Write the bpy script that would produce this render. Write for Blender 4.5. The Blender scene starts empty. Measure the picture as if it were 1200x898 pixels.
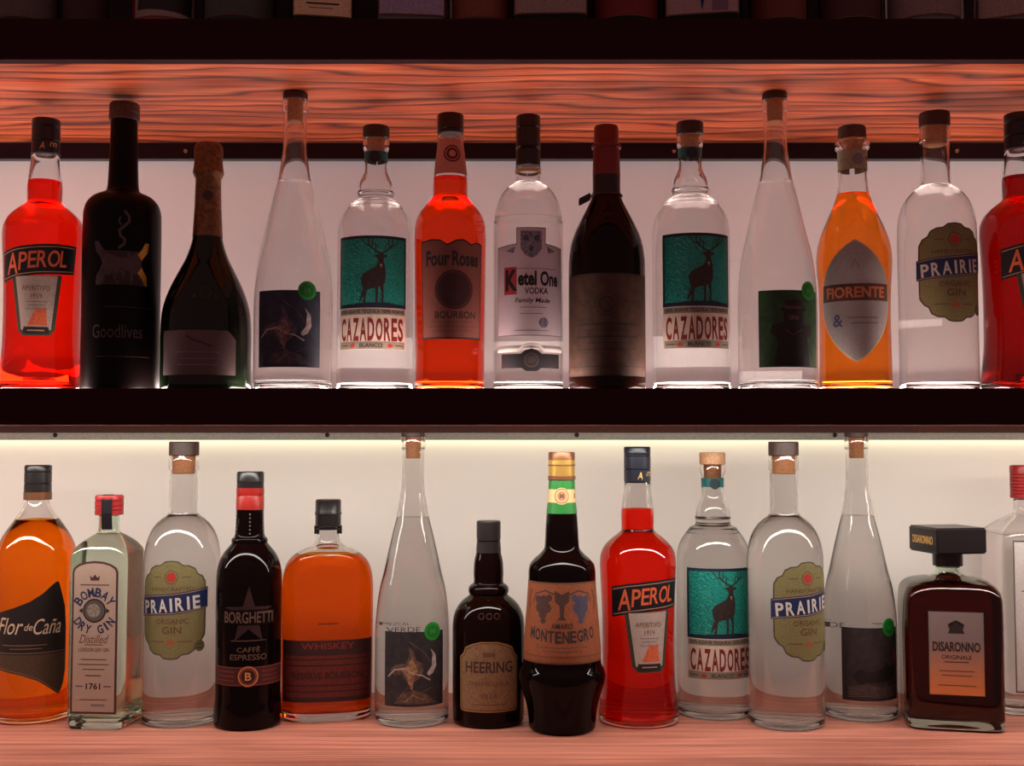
import bpy, bmesh, math, random
from mathutils import Vector, Matrix

random.seed(7)
scn = bpy.context.scene
C = scn.collection
MM = 0.001
DU = 0.873 * MM          # drawing unit of the bottle profiles, in metres
rad = math.radians

# ------------------------------------------------------------------ materials
def srgb(r, g, b):
    def f(c):
        c /= 255.0
        return c / 12.92 if c <= 0.04045 else ((c + 0.055) / 1.055) ** 2.4
    return (f(r), f(g), f(b), 1.0)

_m = {}
def newmat(name):
    m = bpy.data.materials.new(name)
    m.use_nodes = True
    nt = m.node_tree
    nt.nodes.clear()
    out = nt.nodes.new('ShaderNodeOutputMaterial')
    return m, nt, out

def plain(name, col, rough=0.5, metal=0.0, mottle=0.0, scale=900, spec=0.5, coat=0.0):
    if name in _m: return _m[name]
    m, nt, out = newmat(name)
    b = nt.nodes.new('ShaderNodeBsdfPrincipled')
    b.inputs['Roughness'].default_value = rough
    b.inputs['Metallic'].default_value = metal
    b.inputs['Specular IOR Level'].default_value = spec
    b.inputs['Coat Weight'].default_value = coat
    if mottle > 0:
        tc = nt.nodes.new('ShaderNodeTexCoord')
        n = nt.nodes.new('ShaderNodeTexNoise'); n.inputs['Scale'].default_value = scale
        n.inputs['Detail'].default_value = 3
        r = nt.nodes.new('ShaderNodeValToRGB')
        r.color_ramp.elements[0].position = 0.3; r.color_ramp.elements[1].position = 0.7
        r.color_ramp.elements[0].color = tuple(c * (1 - mottle) for c in col[:3]) + (1,)
        r.color_ramp.elements[1].color = tuple(min(1, c * (1 + mottle)) for c in col[:3]) + (1,)
        nt.links.new(tc.outputs['Object'], n.inputs['Vector'])
        nt.links.new(n.outputs['Fac'], r.inputs['Fac'])
        nt.links.new(r.outputs['Color'], b.inputs['Base Color'])
    else:
        b.inputs['Base Color'].default_value = col
    nt.links.new(b.outputs[0], out.inputs[0])
    _m[name] = m
    return m

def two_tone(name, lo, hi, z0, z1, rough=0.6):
    """a label whose colour fades from one tone to another between two heights (metres)"""
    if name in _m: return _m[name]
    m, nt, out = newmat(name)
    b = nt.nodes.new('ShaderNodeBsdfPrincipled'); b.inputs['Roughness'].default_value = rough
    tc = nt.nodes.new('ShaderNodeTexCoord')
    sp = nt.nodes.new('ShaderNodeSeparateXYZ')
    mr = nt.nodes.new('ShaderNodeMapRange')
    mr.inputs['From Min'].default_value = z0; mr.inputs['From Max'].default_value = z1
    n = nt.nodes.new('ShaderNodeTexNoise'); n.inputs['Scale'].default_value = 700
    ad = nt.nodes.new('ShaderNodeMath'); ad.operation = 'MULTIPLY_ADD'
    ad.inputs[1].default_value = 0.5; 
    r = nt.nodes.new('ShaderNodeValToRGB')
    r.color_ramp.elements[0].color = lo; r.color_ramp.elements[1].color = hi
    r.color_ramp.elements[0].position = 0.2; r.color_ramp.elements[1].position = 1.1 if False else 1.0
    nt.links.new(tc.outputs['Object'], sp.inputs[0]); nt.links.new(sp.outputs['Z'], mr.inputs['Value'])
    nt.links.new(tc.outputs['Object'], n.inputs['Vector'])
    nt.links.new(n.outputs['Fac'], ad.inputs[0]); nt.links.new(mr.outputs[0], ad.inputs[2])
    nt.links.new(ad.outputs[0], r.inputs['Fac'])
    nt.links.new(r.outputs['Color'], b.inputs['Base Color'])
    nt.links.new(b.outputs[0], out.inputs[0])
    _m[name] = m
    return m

def streaks(name, a, b_, c_, rough=0.5):
    """teal poster print with engraved leaf-like strokes"""
    if name in _m: return _m[name]
    m, nt, out = newmat(name)
    b = nt.nodes.new('ShaderNodeBsdfPrincipled'); b.inputs['Roughness'].default_value = rough
    tc = nt.nodes.new('ShaderNodeTexCoord')
    n = nt.nodes.new('ShaderNodeTexNoise'); n.inputs['Scale'].default_value = 60; n.inputs['Detail'].default_value = 2
    w = nt.nodes.new('ShaderNodeTexWave'); w.inputs['Scale'].default_value = 150
    w.wave_profile = 'TRI'; w.bands_direction = 'DIAGONAL'
    w.inputs['Distortion'].default_value = 22; w.inputs['Detail'].default_value = 4; w.inputs['Detail Scale'].default_value = 0.6; w.inputs['Detail Roughness'].default_value = 0.6
    r = nt.nodes.new('ShaderNodeValToRGB')
    e = r.color_ramp.elements
    e[0].position = 0.25; e[0].color = a
    e[1].position = 0.72; e[1].color = b_
    e2 = e.new(0.95); e2.color = c_
    nt.links.new(tc.outputs['Object'], w.inputs['Vector'])
    nt.links.new(w.outputs['Color'], r.inputs['Fac'])
    nt.links.new(r.outputs['Color'], b.inputs['Base Color'])
    nt.links.new(b.outputs[0], out.inputs[0])
    _m[name] = m
    return m

def glass(name, col=(1, 1, 1, 1), ior=1.5, rough=0.0):
    if name in _m: return _m[name]
    m, nt, out = newmat(name)
    g = nt.nodes.new('ShaderNodeBsdfGlass')
    g.inputs['Color'].default_value = col
    g.inputs['IOR'].default_value = ior
    g.inputs['Roughness'].default_value = rough
    nt.links.new(g.outputs[0], out.inputs[0])
    _m[name] = m
    return m

def emit(name, col, strength):
    if name in _m: return _m[name]
    m, nt, out = newmat(name)
    e = nt.nodes.new('ShaderNodeEmission')
    e.inputs[0].default_value = col; e.inputs[1].default_value = strength
    nt.links.new(e.outputs[0], out.inputs[0])
    _m[name] = m
    return m

def translucent_sheet(name, col):
    if name in _m: return _m[name]
    m, nt, out = newmat(name)
    d = nt.nodes.new('ShaderNodeBsdfDiffuse'); d.inputs[0].default_value = col
    t = nt.nodes.new('ShaderNodeBsdfTranslucent'); t.inputs[0].default_value = col
    mx = nt.nodes.new('ShaderNodeMixShader'); mx.inputs[0].default_value = 0.85
    nt.links.new(d.outputs[0], mx.inputs[1]); nt.links.new(t.outputs[0], mx.inputs[2])
    nt.links.new(mx.outputs[0], out.inputs[0])
    _m[name] = m
    return m

def wood(name, dark, mid, light, freq, wob, rough=0.45, fine=1.0):
    m, nt, out = newmat(name)
    L = nt.links.new
    b = nt.nodes.new('ShaderNodeBsdfPrincipled'); b.inputs['Roughness'].default_value = rough
    b.inputs['Specular IOR Level'].default_value = 0.3
    tc = nt.nodes.new('ShaderNodeTexCoord')
    mp = nt.nodes.new('ShaderNodeMapping'); mp.inputs['Scale'].default_value = (1.0, 4.2, 4.2)
    n1 = nt.nodes.new('ShaderNodeTexNoise'); n1.inputs['Scale'].default_value = 3.2; n1.inputs['Detail'].default_value = 2
    L(tc.outputs['Object'], mp.inputs[0]); L(mp.outputs[0], n1.inputs['Vector'])
    sp = nt.nodes.new('ShaderNodeSeparateXYZ'); L(tc.outputs['Object'], sp.inputs[0])
    ma = nt.nodes.new('ShaderNodeMath'); ma.operation = 'MULTIPLY_ADD'; ma.inputs[1].default_value = wob
    L(n1.outputs['Fac'], ma.inputs[0]); L(sp.outputs['Y'], ma.inputs[2])
    fr = nt.nodes.new('ShaderNodeMath'); fr.operation = 'MULTIPLY'; fr.inputs[1].default_value = freq
    L(ma.outputs[0], fr.inputs[0])
    pp = nt.nodes.new('ShaderNodeMath'); pp.operation = 'FRACT'; L(fr.outputs[0], pp.inputs[0])
    # fine pores stretched along the board
    mp2 = nt.nodes.new('ShaderNodeMapping'); mp2.inputs['Scale'].default_value = (9, 420, 420)
    n2 = nt.nodes.new('ShaderNodeTexNoise'); n2.inputs['Scale'].default_value = 1.0; n2.inputs['Detail'].default_value = 4
    L(tc.outputs['Object'], mp2.inputs[0]); L(mp2.outputs[0], n2.inputs['Vector'])
    r1 = nt.nodes.new('ShaderNodeValToRGB')
    e = r1.color_ramp.elements
    e[0].position = 0.0; e[0].color = mid
    e[1].position = 0.62; e[1].color = light
    x = e.new(0.88); x.color = dark
    x = e.new(1.0); x.color = mid
    L(pp.outputs[0], r1.inputs['Fac'])
    r2 = nt.nodes.new('ShaderNodeValToRGB')
    r2.color_ramp.elements[0].position = 0.36; r2.color_ramp.elements[1].position = 0.6
    k = 1 - 0.55 * fine
    r2.color_ramp.elements[0].color = (k, k, k, 1); r2.color_ramp.elements[1].color = (1, 1, 1, 1)
    L(n2.outputs['Fac'], r2.inputs['Fac'])
    mx = nt.nodes.new('ShaderNodeMix'); mx.data_type = 'RGBA'; mx.blend_type = 'MULTIPLY'
    mx.inputs[0].default_value = 1.0
    L(r1.outputs['Color'], mx.inputs[6]); L(r2.outputs['Color'], mx.inputs[7])
    # slow light and dark figure along the board
    mp3 = nt.nodes.new('ShaderNodeMapping'); mp3.inputs['Scale'].default_value = (3.0, 16, 16)
    n3 = nt.nodes.new('ShaderNodeTexNoise'); n3.inputs['Scale'].default_value = 1.6; n3.inputs['Detail'].default_value = 3
    L(tc.outputs['Object'], mp3.inputs[0]); L(mp3.outputs[0], n3.inputs['Vector'])
    r3 = nt.nodes.new('ShaderNodeValToRGB')
    r3.color_ramp.elements[0].position = 0.36; r3.color_ramp.elements[1].position = 0.58
    q = 1 - 0.45 * fine
    r3.color_ramp.elements[0].color = (q, q * 0.94, q * 0.92, 1); r3.color_ramp.elements[1].color = (1, 1, 1, 1)
    L(n3.outputs['Fac'], r3.inputs['Fac'])
    mx3 = nt.nodes.new('ShaderNodeMix'); mx3.data_type = 'RGBA'; mx3.blend_type = 'MULTIPLY'
    mx3.inputs[0].default_value = 1.0
    L(mx.outputs[2], mx3.inputs[6]); L(r3.outputs['Color'], mx3.inputs[7])
    L(mx3.outputs[2], b.inputs['Base Color'])
    L(b.outputs[0], out.inputs[0])
    return m

# ------------------------------------------------------------------ objects
def link(o, parent=None):
    C.objects.link(o)
    if parent is not None: o.parent = parent
    return o

def mesh_obj(name, verts, faces, mats, parent=None, midx=None, smooth=True, sharp=35):
    me = bpy.data.meshes.new(name)
    me.from_pydata([tuple(v) for v in verts], [], faces)
    if not isinstance(mats, (list, tuple)): mats = [mats]
    for m in mats: me.materials.append(m)
    if midx: me.polygons.foreach_set('material_index', midx)
    bm = bmesh.new(); bm.from_mesh(me)
    bmesh.ops.recalc_face_normals(bm, faces=bm.faces)
    bm.to_mesh(me); bm.free()
    if smooth:
        me.polygons.foreach_set('use_smooth', [True] * len(me.polygons))
        me.set_sharp_from_angle(angle=rad(sharp))
    me.update()
    return link(bpy.data.objects.new(name, me), parent)

def box(name, lo, hi, mat, parent=None, bevel=0.0):
    bm = bmesh.new()
    bmesh.ops.create_cube(bm, size=1)
    for v in bm.verts:
        for i in range(3):
            v.co[i] = lo[i] + (v.co[i] + 0.5) * (hi[i] - lo[i])
    if bevel:
        bmesh.ops.bevel(bm, geom=bm.edges[:], offset=bevel, segments=2, affect='EDGES', profile=0.5)
    me = bpy.data.meshes.new(name); bm.to_mesh(me); bm.free()
    me.materials.append(mat)
    return link(bpy.data.objects.new(name, me), parent)

def thing(name, label, cat, loc=(0, 0, 0), group=None):
    o = bpy.data.objects.new(name, None)
    o.empty_display_size = 0.02
    C.objects.link(o); o.location = loc
    o['label'] = label; o['category'] = cat
    if group: o['group'] = group
    return o

def dup(root, label):
    r = root.copy(); C.objects.link(r)
    r['label'] = label
    for ch in list(root.children):
        c = ch.copy(); C.objects.link(c); c.parent = r
        for g in list(ch.children):
            d = g.copy(); C.objects.link(d); d.parent = c
    return r

# ------------------------------------------------------------------ lathe profiles
def smooth_profile(pts, sub=5):
    """pts: (r, z) or (r, z, 1) for a sharp corner -> dense polyline (centripetal Catmull-Rom between corners)"""
    runs, cur = [], []
    for p in pts:
        cur.append((p[0], p[1]))
        if len(p) > 2 and len(cur) > 1:
            runs.append(cur); cur = [(p[0], p[1])]
    if len(cur) > 1: runs.append(cur)
    out = [runs[0][0]]
    for run in runs:
        n = len(run)
        if n == 2:
            out.append(run[1]); continue
        ext = [(2 * run[0][0] - run[1][0], 2 * run[0][1] - run[1][1])] + run + \
              [(2 * run[-1][0] - run[-2][0], 2 * run[-1][1] - run[-2][1])]
        for i in range(1, n):
            p = [Vector(ext[i - 1 + k]) for k in range(4)]
            t = [0.0]
            for k in range(3):
                t.append(t[-1] + max(1e-6, (p[k + 1] - p[k]).length) ** 0.5)
            for s in range(1, sub + 1):
                u = t[1] + (t[2] - t[1]) * s / sub
                a1 = p[0] * ((t[1] - u) / (t[1] - t[0])) + p[1] * ((u - t[0]) / (t[1] - t[0]))
                a2 = p[1] * ((t[2] - u) / (t[2] - t[1])) + p[2] * ((u - t[1]) / (t[2] - t[1]))
                a3 = p[2] * ((t[3] - u) / (t[3] - t[2])) + p[3] * ((u - t[2]) / (t[3] - t[2]))
                b1 = a1 * ((t[2] - u) / (t[2] - t[0])) + a2 * ((u - t[0]) / (t[2] - t[0]))
                b2 = a2 * ((t[3] - u) / (t[3] - t[1])) + a3 * ((u - t[1]) / (t[3] - t[1]))
                c = b1 * ((t[2] - u) / (t[2] - t[1])) + b2 * ((u - t[1]) / (t[2] - t[1]))
                out.append((max(0.0, c[0]), c[1]))
    return out

def round_sec(z): return (1.0, 2.0)

def lathe(name, prof, mat, parent=None, sec=round_sec, segs=64, scale=DU, sharp=35):
    verts, faces, rings = [], [], []
    for (r, z) in prof:
        if r < 1e-4:
            verts.append((0, 0, z * scale)); rings.append([len(verts) - 1]); continue
        ratio, n = sec(z)
        ring = []
        for k in range(segs):
            a = 2 * math.pi * (k + 0.5) / segs
            c, s = math.cos(a), math.sin(a)
            x = math.copysign(abs(c) ** (2 / n), c) * r
            y = math.copysign(abs(s) ** (2 / n), s) * r * ratio
            verts.append((x * scale, y * scale, z * scale)); ring.append(len(verts) - 1)
        rings.append(ring)
    for a, b in zip(rings, rings[1:]):
        if len(a) == 1 and len(b) == 1: continue
        for k in range(segs):
            k2 = (k + 1) % segs
            if len(a) == 1: faces.append((a[0], b[k2], b[k]))
            elif len(b) == 1: faces.append((a[k], a[k2], b[0]))
            else: faces.append((a[k], a[k2], b[k2], b[k]))
    return mesh_obj(name, verts, faces, mat, parent, sharp=sharp)

class Body:
    """outer profile of a bottle, with the surface a label is wrapped on"""
    def __init__(s, pts, sec=round_sec, flat=False):
        s.pts = smooth_profile(pts); s.sec = sec; s.flat = flat
    def r(s, z):
        P = s.pts
        for a, b in zip(P, P[1:]):
            if a[1] <= z <= b[1] and b[1] > a[1]:
                return a[0] + (b[0] - a[0]) * (z - a[1]) / (b[1] - a[1])
        return P[0][0] if z < P[0][1] else P[-1][0]
    def inner(s, t, zb):
        P = s.pts; out = []
        for i, p in enumerate(P):
            q0 = P[max(0, i - 1)]; q1 = P[min(len(P) - 1, i + 1)]
            dr, dz = q1[0] - q0[0], q1[1] - q0[1]
            l = math.hypot(dr, dz) or 1
            nr, nz = dz / l, -dr / l
            r, z = p[0] - nr * t, p[1] - nz * t
            if z <= zb + 3 or r < 1: continue
            if out and z <= out[-1][1] + 0.05: continue
            out.append((r, z))
        rb = s.r(zb + 3) - t
        ztop = P[-1][1]
        out = [o for o in out if o[1] < ztop - 0.3]
        out.append((P[-1][0] - t, ztop))
        return [(max(1, rb - 3), zb), (rb - 0.8, zb + 0.9), (rb, zb + 3)] + out
    def glass(s, mat, parent, t=2.4, zb=8, name='glass_body', segs=64):
        inn = s.inner(t, zb)
        rb = s.pts[0][0]
        base = [(0, 2.2), (rb * 0.6, 1.6), (rb * 0.85, 0.0)]
        prof = base + s.pts + inn[::-1] + [(0, zb)]
        return lathe(name, prof, mat, parent, s.sec, segs)
    def solid(s, mat, parent, name='glass_body', segs=64):
        rb = s.pts[0][0]
        prof = [(0, 1.2), (rb * 0.85, 0.0)] + s.pts + [(0, s.pts[-1][1])]
        return lathe(name, prof, mat, parent, s.sec, segs)
    def liquid(s, mat, parent, fill, t=2.4, zb=8, segs=64):
        inn = s.inner(t * 0.55, zb - 0.8)
        low = [p for p in inn if p[1] < fill - 0.1]
        # radius of the inner face at the fill height
        up = next((p for p in inn if p[1] >= fill - 0.1), inn[-1])
        a = low[-1]
        rf = a[0] + (up[0] - a[0]) * (fill - a[1]) / max(1e-6, up[1] - a[1])
        prof = [(0, zb - 0.8)] + low + [(rf, fill), (0, fill)]
        return lathe('liquid', prof, mat, parent, s.sec, segs)
    def surf(s, u, v, off, R0, u0):
        """label plane (u, v) in drawing units -> point on the bottle, pushed out by off"""
        if not s.flat:
            a = (u + u0) / R0
            r = s.r(v) + off
            return (r * math.sin(a) * DU, -r * math.cos(a) * DU, v * DU)
        a = s.r(v); ratio, n = s.sec(v)
        x = u + u0
        q = min(0.999, abs(x / a))
        y = a * ratio * (1 - q ** n) ** (1 / n)
        return (x * DU, -(y + off) * DU, v * DU)

# ------------------------------------------------------------------ labels
_glyph = {}
def glyphs(s, bold):
    key = (s, bold)
    if key in _glyph: return _glyph[key]
    cu = bpy.data.curves.new('lettering', 'FONT')
    cu.body = s; cu.resolution_u = 3; cu.offset = bold; cu.fill_mode = 'FRONT'
    o = bpy.data.objects.new('lettering', cu)
    C.objects.link(o)
    dg = bpy.context.evaluated_depsgraph_get()
    dg.update()
    me = bpy.data.meshes.new_from_object(o.evaluated_get(dg))
    v = [(p.co.x, p.co.y) for p in me.vertices]
    f = [tuple(p.vertices) for p in me.polygons]
    bpy.data.objects.remove(o); bpy.data.curves.remove(cu); bpy.data.meshes.remove(me)
    _glyph[key] = (v, f)
    return v, f

class Label:
    def __init__(s):
        s.bm = bmesh.new(); s.mats = []
    def _mi(s, m):
        if m not in s.mats: s.mats.append(m)
        return s.mats.index(m)
    def faces(s, verts, faces, mat, layer):
        mi = s._mi(mat)
        bv = [s.bm.verts.new((x, y, layer)) for x, y in verts]
        for f in faces:
            try:
                q = s.bm.faces.new([bv[i] for i in f]); q.material_index = mi
            except ValueError:
                pass
    def poly(s, pts, mat, layer=0):
        s.faces(pts, [tuple(range(len(pts)))], mat, layer)
    def rect(s, cx, cy, w, h, mat, layer=0, rot=0, r=0):
        if r:
            pts = []
            for qx, qy, a0 in ((1, 1, 0), (-1, 1, 90), (-1, -1, 180), (1, -1, 270)):
                for k in range(5):
                    a = rad(a0 + 22.5 * k)
                    pts.append((qx * (w / 2 - r) + r * math.cos(a), qy * (h / 2 - r) + r * math.sin(a)))
        else:
            pts = [(-w / 2, -h / 2), (w / 2, -h / 2), (w / 2, h / 2), (-w / 2, h / 2)]
        c, n = math.cos(rad(rot)), math.sin(rad(rot))
        s.poly([(cx + x * c - y * n, cy + x * n + y * c) for x, y in pts], mat, layer)
    def disc(s, cx, cy, r, mat, layer=0, n=28, ry=None):
        ry = ry or r
        s.poly([(cx + r * math.cos(2 * math.pi * k / n), cy + ry * math.sin(2 * math.pi * k / n)) for k in range(n)], mat, layer)
    def ring(s, cx, cy, r0, r1, mat, layer=0, n=32):
        v, f = [], []
        for k in range(n):
            a = 2 * math.pi * k / n
            v += [(cx + r0 * math.cos(a), cy + r0 * math.sin(a)), (cx + r1 * math.cos(a), cy + r1 * math.sin(a))]
            j = (k + 1) % n
            f.append((2 * k, 2 * j, 2 * j + 1, 2 * k + 1))
        s.faces(v, f, mat, layer)
    def stroke(s, pts, w, mat, layer=0, closed=False):
        P = [Vector(p) for p in pts]
        if closed: P = P + [P[0], P[1]]
        v, f = [], []
        for i, p in enumerate(P):
            a = P[max(0, i - 1)]; b = P[min(len(P) - 1, i + 1)]
            d = (b - a).normalized(); n = Vector((-d.y, d.x)) * (w / 2)
            v += [tuple(p + n), tuple(p - n)]
        for i in range(len(P) - 1):
            f.append((2 * i, 2 * i + 1, 2 * i + 3, 2 * i + 2))
        s.faces(v, f, mat, layer)
    def text(s, t, cx, cy, w, h, mat, layer=2, rot=0, shear=0, bold=0.0):
        v, f = glyphs(t, bold)
        if not v: return
        x0 = min(p[0] for p in v); x1 = max(p[0] for p in v)
        y0 = min(p[1] for p in v); y1 = max(p[1] for p in v)
        k = h / (y1 - y0); kx = w / (x1 - x0) if w else k
        c, n = math.cos(rad(rot)), math.sin(rad(rot))
        out = []
        for x, y in v:
            yy = (y - (y0 + y1) / 2) * k
            xx = (x - (x0 + x1) / 2) * kx + shear * yy
            out.append((cx + xx * c - yy * n, cy + xx * n + yy * c))
        s.faces(out, f, mat, layer)
    def arc_text(s, t, cx, cy, R, a0, a1, h, w, mat, layer=2, up=True, bold=0.0):
        n = len(t)
        for i, ch in enumerate(t):
            if ch == ' ': continue
            a = a0 + (a1 - a0) * (i / (n - 1) if n > 1 else 0.5)
            x, y = cx + R * math.cos(rad(a)), cy + R * math.sin(rad(a))
            s.text(ch, x, y, w if ch != 'I' else w * 0.35, h, mat, layer, rot=(a - 90 if up else a + 90), bold=bold)
    def build(s, name, body, parent, R0=None, u0=0, base=0.3, step=0.11, du=3.0, dv=5.0, flip=False, back=False):
        bm = s.bm
        bmesh.ops.triangulate(bm, faces=bm.faces[:])
        us = [v.co.x for v in bm.verts]; vs = [v.co.y for v in bm.verts]
        u = math.floor(min(us) / du) * du + du
        while u < max(us):
            bmesh.ops.bisect_plane(bm, geom=bm.verts[:] + bm.edges[:] + bm.faces[:], plane_co=(u, 0, 0), plane_no=(1, 0, 0)); u += du
        v_ = math.floor(min(vs) / dv) * dv + dv
        while v_ < max(vs):
            bmesh.ops.bisect_plane(bm, geom=bm.verts[:] + bm.edges[:] + bm.faces[:], plane_co=(0, v_, 0), plane_no=(0, 1, 0)); v_ += dv
        if R0 is None: R0 = body.r((min(vs) + max(vs)) / 2)
        for v in bm.verts:
            uu = -v.co.x if flip else v.co.x
            p = Vector(body.surf(uu, v.co.y, base + step * v.co.z, R0, u0))
            if back: p.x, p.y = -p.x, -p.y
            v.co = p
        me = bpy.data.meshes.new(name)
        bm.normal_update()
        bm.to_mesh(me); bm.free()
        for m in s.mats: me.materials.append(m)
        return link(bpy.data.objects.new(name, me), parent)

# ------------------------------------------------------------------ the place
D_FRONT, D_BACK = 1.03, 1.33
Z_LOW, Z_MID, Z_UP = -0.2825, 0.0494, 0.385
U_MID, U_UP = 0.0167, 0.347            # undersides of the middle and the upper shelf
XL, XR = -0.95, 0.95

wood_top = wood('oak_board_top', srgb(190, 108, 88), srgb(208, 128, 108), srgb(216, 138, 118), 60, 0.03, rough=0.5, fine=0.6)
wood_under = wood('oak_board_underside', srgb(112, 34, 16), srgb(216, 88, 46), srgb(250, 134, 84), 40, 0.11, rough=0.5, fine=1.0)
black_edge = plain('black_lacquer', srgb(44, 12, 14), 0.6, spec=0.1)

# back wall
def wall_mat(name, glow, strength):
    m, nt, out = newmat(name)
    b = nt.nodes.new('ShaderNodeBsdfPrincipled')
    b.inputs['Base Color'].default_value = srgb(238, 230, 222); b.inputs['Roughness'].default_value = 0.6
    b.inputs['Specular IOR Level'].default_value = 0.2
    tc = nt.nodes.new('ShaderNodeTexCoord')
    n = nt.nodes.new('ShaderNodeTexNoise'); n.inputs['Scale'].default_value = 260; n.inputs['Detail'].default_value = 4
    bu = nt.nodes.new('ShaderNodeBump'); bu.inputs['Strength'].default_value = 0.06; bu.inputs['Distance'].default_value = 0.001
    nt.links.new(tc.outputs['Object'], n.inputs['Vector']); nt.links.new(n.outputs['Fac'], bu.inputs['Height'])
    nt.links.new(bu.outputs[0], b.inputs['Normal'])
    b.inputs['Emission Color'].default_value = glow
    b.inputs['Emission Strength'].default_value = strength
    nt.links.new(b.outputs[0], out.inputs[0])
    return m
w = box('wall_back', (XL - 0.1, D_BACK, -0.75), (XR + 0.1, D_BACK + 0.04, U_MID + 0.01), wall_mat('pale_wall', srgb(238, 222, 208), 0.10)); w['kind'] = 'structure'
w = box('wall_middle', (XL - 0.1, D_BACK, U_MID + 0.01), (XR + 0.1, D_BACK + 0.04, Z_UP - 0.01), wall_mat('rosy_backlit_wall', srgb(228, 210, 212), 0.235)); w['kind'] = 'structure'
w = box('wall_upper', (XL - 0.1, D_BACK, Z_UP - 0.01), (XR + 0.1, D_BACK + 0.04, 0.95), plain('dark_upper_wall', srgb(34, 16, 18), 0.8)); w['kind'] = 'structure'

def shelf(z0, z1, label, df=D_FRONT, top=wood_top, under=wood_under, lip=0.0):
    t = thing('bar_shelf', label, 'shelf', (0, df, z0))
    zm = (z1 - z0) / 2
    dep = D_BACK - df
    b = box('underside_board', (XL, 0.012, 0), (XR, dep, zm), under, t)
    b2 = box('top_board', (XL, 0.012, zm), (XR, dep, z1 - z0), top, t)
    box('front_edge', (XL, 0, -lip), (XR, 0.012, z1 - z0), black_edge, t, bevel=0.0008)
    return t

shelf(U_UP, Z_UP, 'upper shelf with black front edge and glowing red-brown wooden underside')
shelf(U_MID, Z_MID, 'middle shelf with black front edge between the two full rows of bottles', top=plain('dark_board_top', srgb(70, 34, 26), 0.5))
shelf(Z_LOW - 0.035, Z_LOW, 'lowest shelf of pinkish wood under the bottom row of bottles', df=1.02)

# light channels
alu_grey = plain('grey_aluminium', srgb(166, 164, 152), 0.7, 0.0, mottle=0.12, scale=400)
dark_alu = plain('dark_anodised_aluminium', srgb(30, 22, 34), 0.35, 0.4)
screw_m = plain('dark_screw', srgb(40, 36, 36), 0.35, 0.8)
screw_bright = plain('bright_screw', srgb(200, 195, 200), 0.2, 1.0)
led_low = emit('led_warm_white', (1.0, 0.96, 0.60, 1), 3.6)
led_front = emit('led_neutral_white', (1.0, 0.955, 0.865, 1), 37.0)
led_mid = emit('led_pinkish_white', (1.0, 0.78, 0.70, 1), 36.0)
led_corner_added = emit('led_corner_added_white', (1.0, 0.80, 0.75, 1), 44.0)  # for the added corner strip that brightens the shelf underside
led_off = plain('unlit_diffuser', srgb(60, 50, 52), 0.4)

def channel(z_top, z_bot, face, mat, led, label, xs, sm, depth=0.014, led_dz=0.0):
    t = thing('light_channel', label, 'light strip', (0, D_BACK, z_top))
    h = z_top - z_bot
    y0 = -depth
    box('channel_profile', (XL, y0, -h), (XR, y0 + 0.003, -0.001), mat, t)
    box('diffuser', (XL, y0 + 0.004, -h + led_dz), (XR, -0.002, -h + led_dz + 0.003), led, t)
    for x in xs:
        prof = [(0, 0), (2.4, 0), (2.6, 0.4), (2.2, 1.2), (0.8, 1.6), (0, 1.7)]
        s_ = lathe('screw', prof, sm, t, segs=20, scale=MM)
        s_.rotation_euler = (rad(90), 0, 0)
        s_.location = (x, y0, -h * 0.55)
    return t

xb = lambda px: (px - 600) * 1.33 / 1356
channel(U_MID, 0.0042, D_BACK, alu_grey, led_low, 'grey metal light channel along the wall above the bottom row, lit',
        [xb(71), xb(386), xb(675), xb(974)], screw_m, led_dz=0.004)
channel(U_UP, 0.3275, D_BACK, dark_alu, led_off, 'dark unlit metal channel along the wall above the middle row',
        [xb(217), xb(790), xb(1122)], screw_bright)

# lit strip below the middle shelf, set into its underside towards the front
t = thing('light_strip', 'slim lit strip fixed under the middle shelf near its front edge', 'light strip', (0, 1.10, U_MID))
verts = [(x, y, z) for x in (XL, XR) for (y, z) in ((-0.0102, 0), (0.009, 0), (0.009, -0.0006), (-0.0088, -0.0050), (-0.0088, -0.0066), (-0.0102, -0.0066))]
mesh_obj('strip_profile', verts, [tuple(range(6)), tuple(range(11, 5, -1))] + [(k, k + 6, (k + 1) % 6 + 6, (k + 1) % 6) for k in range(6)], alu_grey, t, smooth=False)
mesh_obj('diffuser', [(XL, -0.0085, -0.0058), (XR, -0.0085, -0.0058), (XR, 0.0085, -0.0011), (XL, 0.0085, -0.0011)], [(0, 1, 2, 3)], led_front, t, smooth=False)

# lit panel let into the top of the middle shelf: the bottles stand on it and glow from below
t = thing('bar_light', 'thin lit panel on the middle shelf under the row of bottles', 'light', (0, 1.135, Z_MID))
box('panel_frame', (-0.64, -0.052, 0), (0.64, 0.052, 0.0008), alu_grey, t)
mesh_obj('diffuser', [(-0.63, -0.025, 0.001), (0.63, -0.025, 0.001), (0.63, 0.015, 0.001), (-0.63, 0.015, 0.001)], [(0, 1, 2, 3)], led_mid, t, smooth=False)

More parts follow.
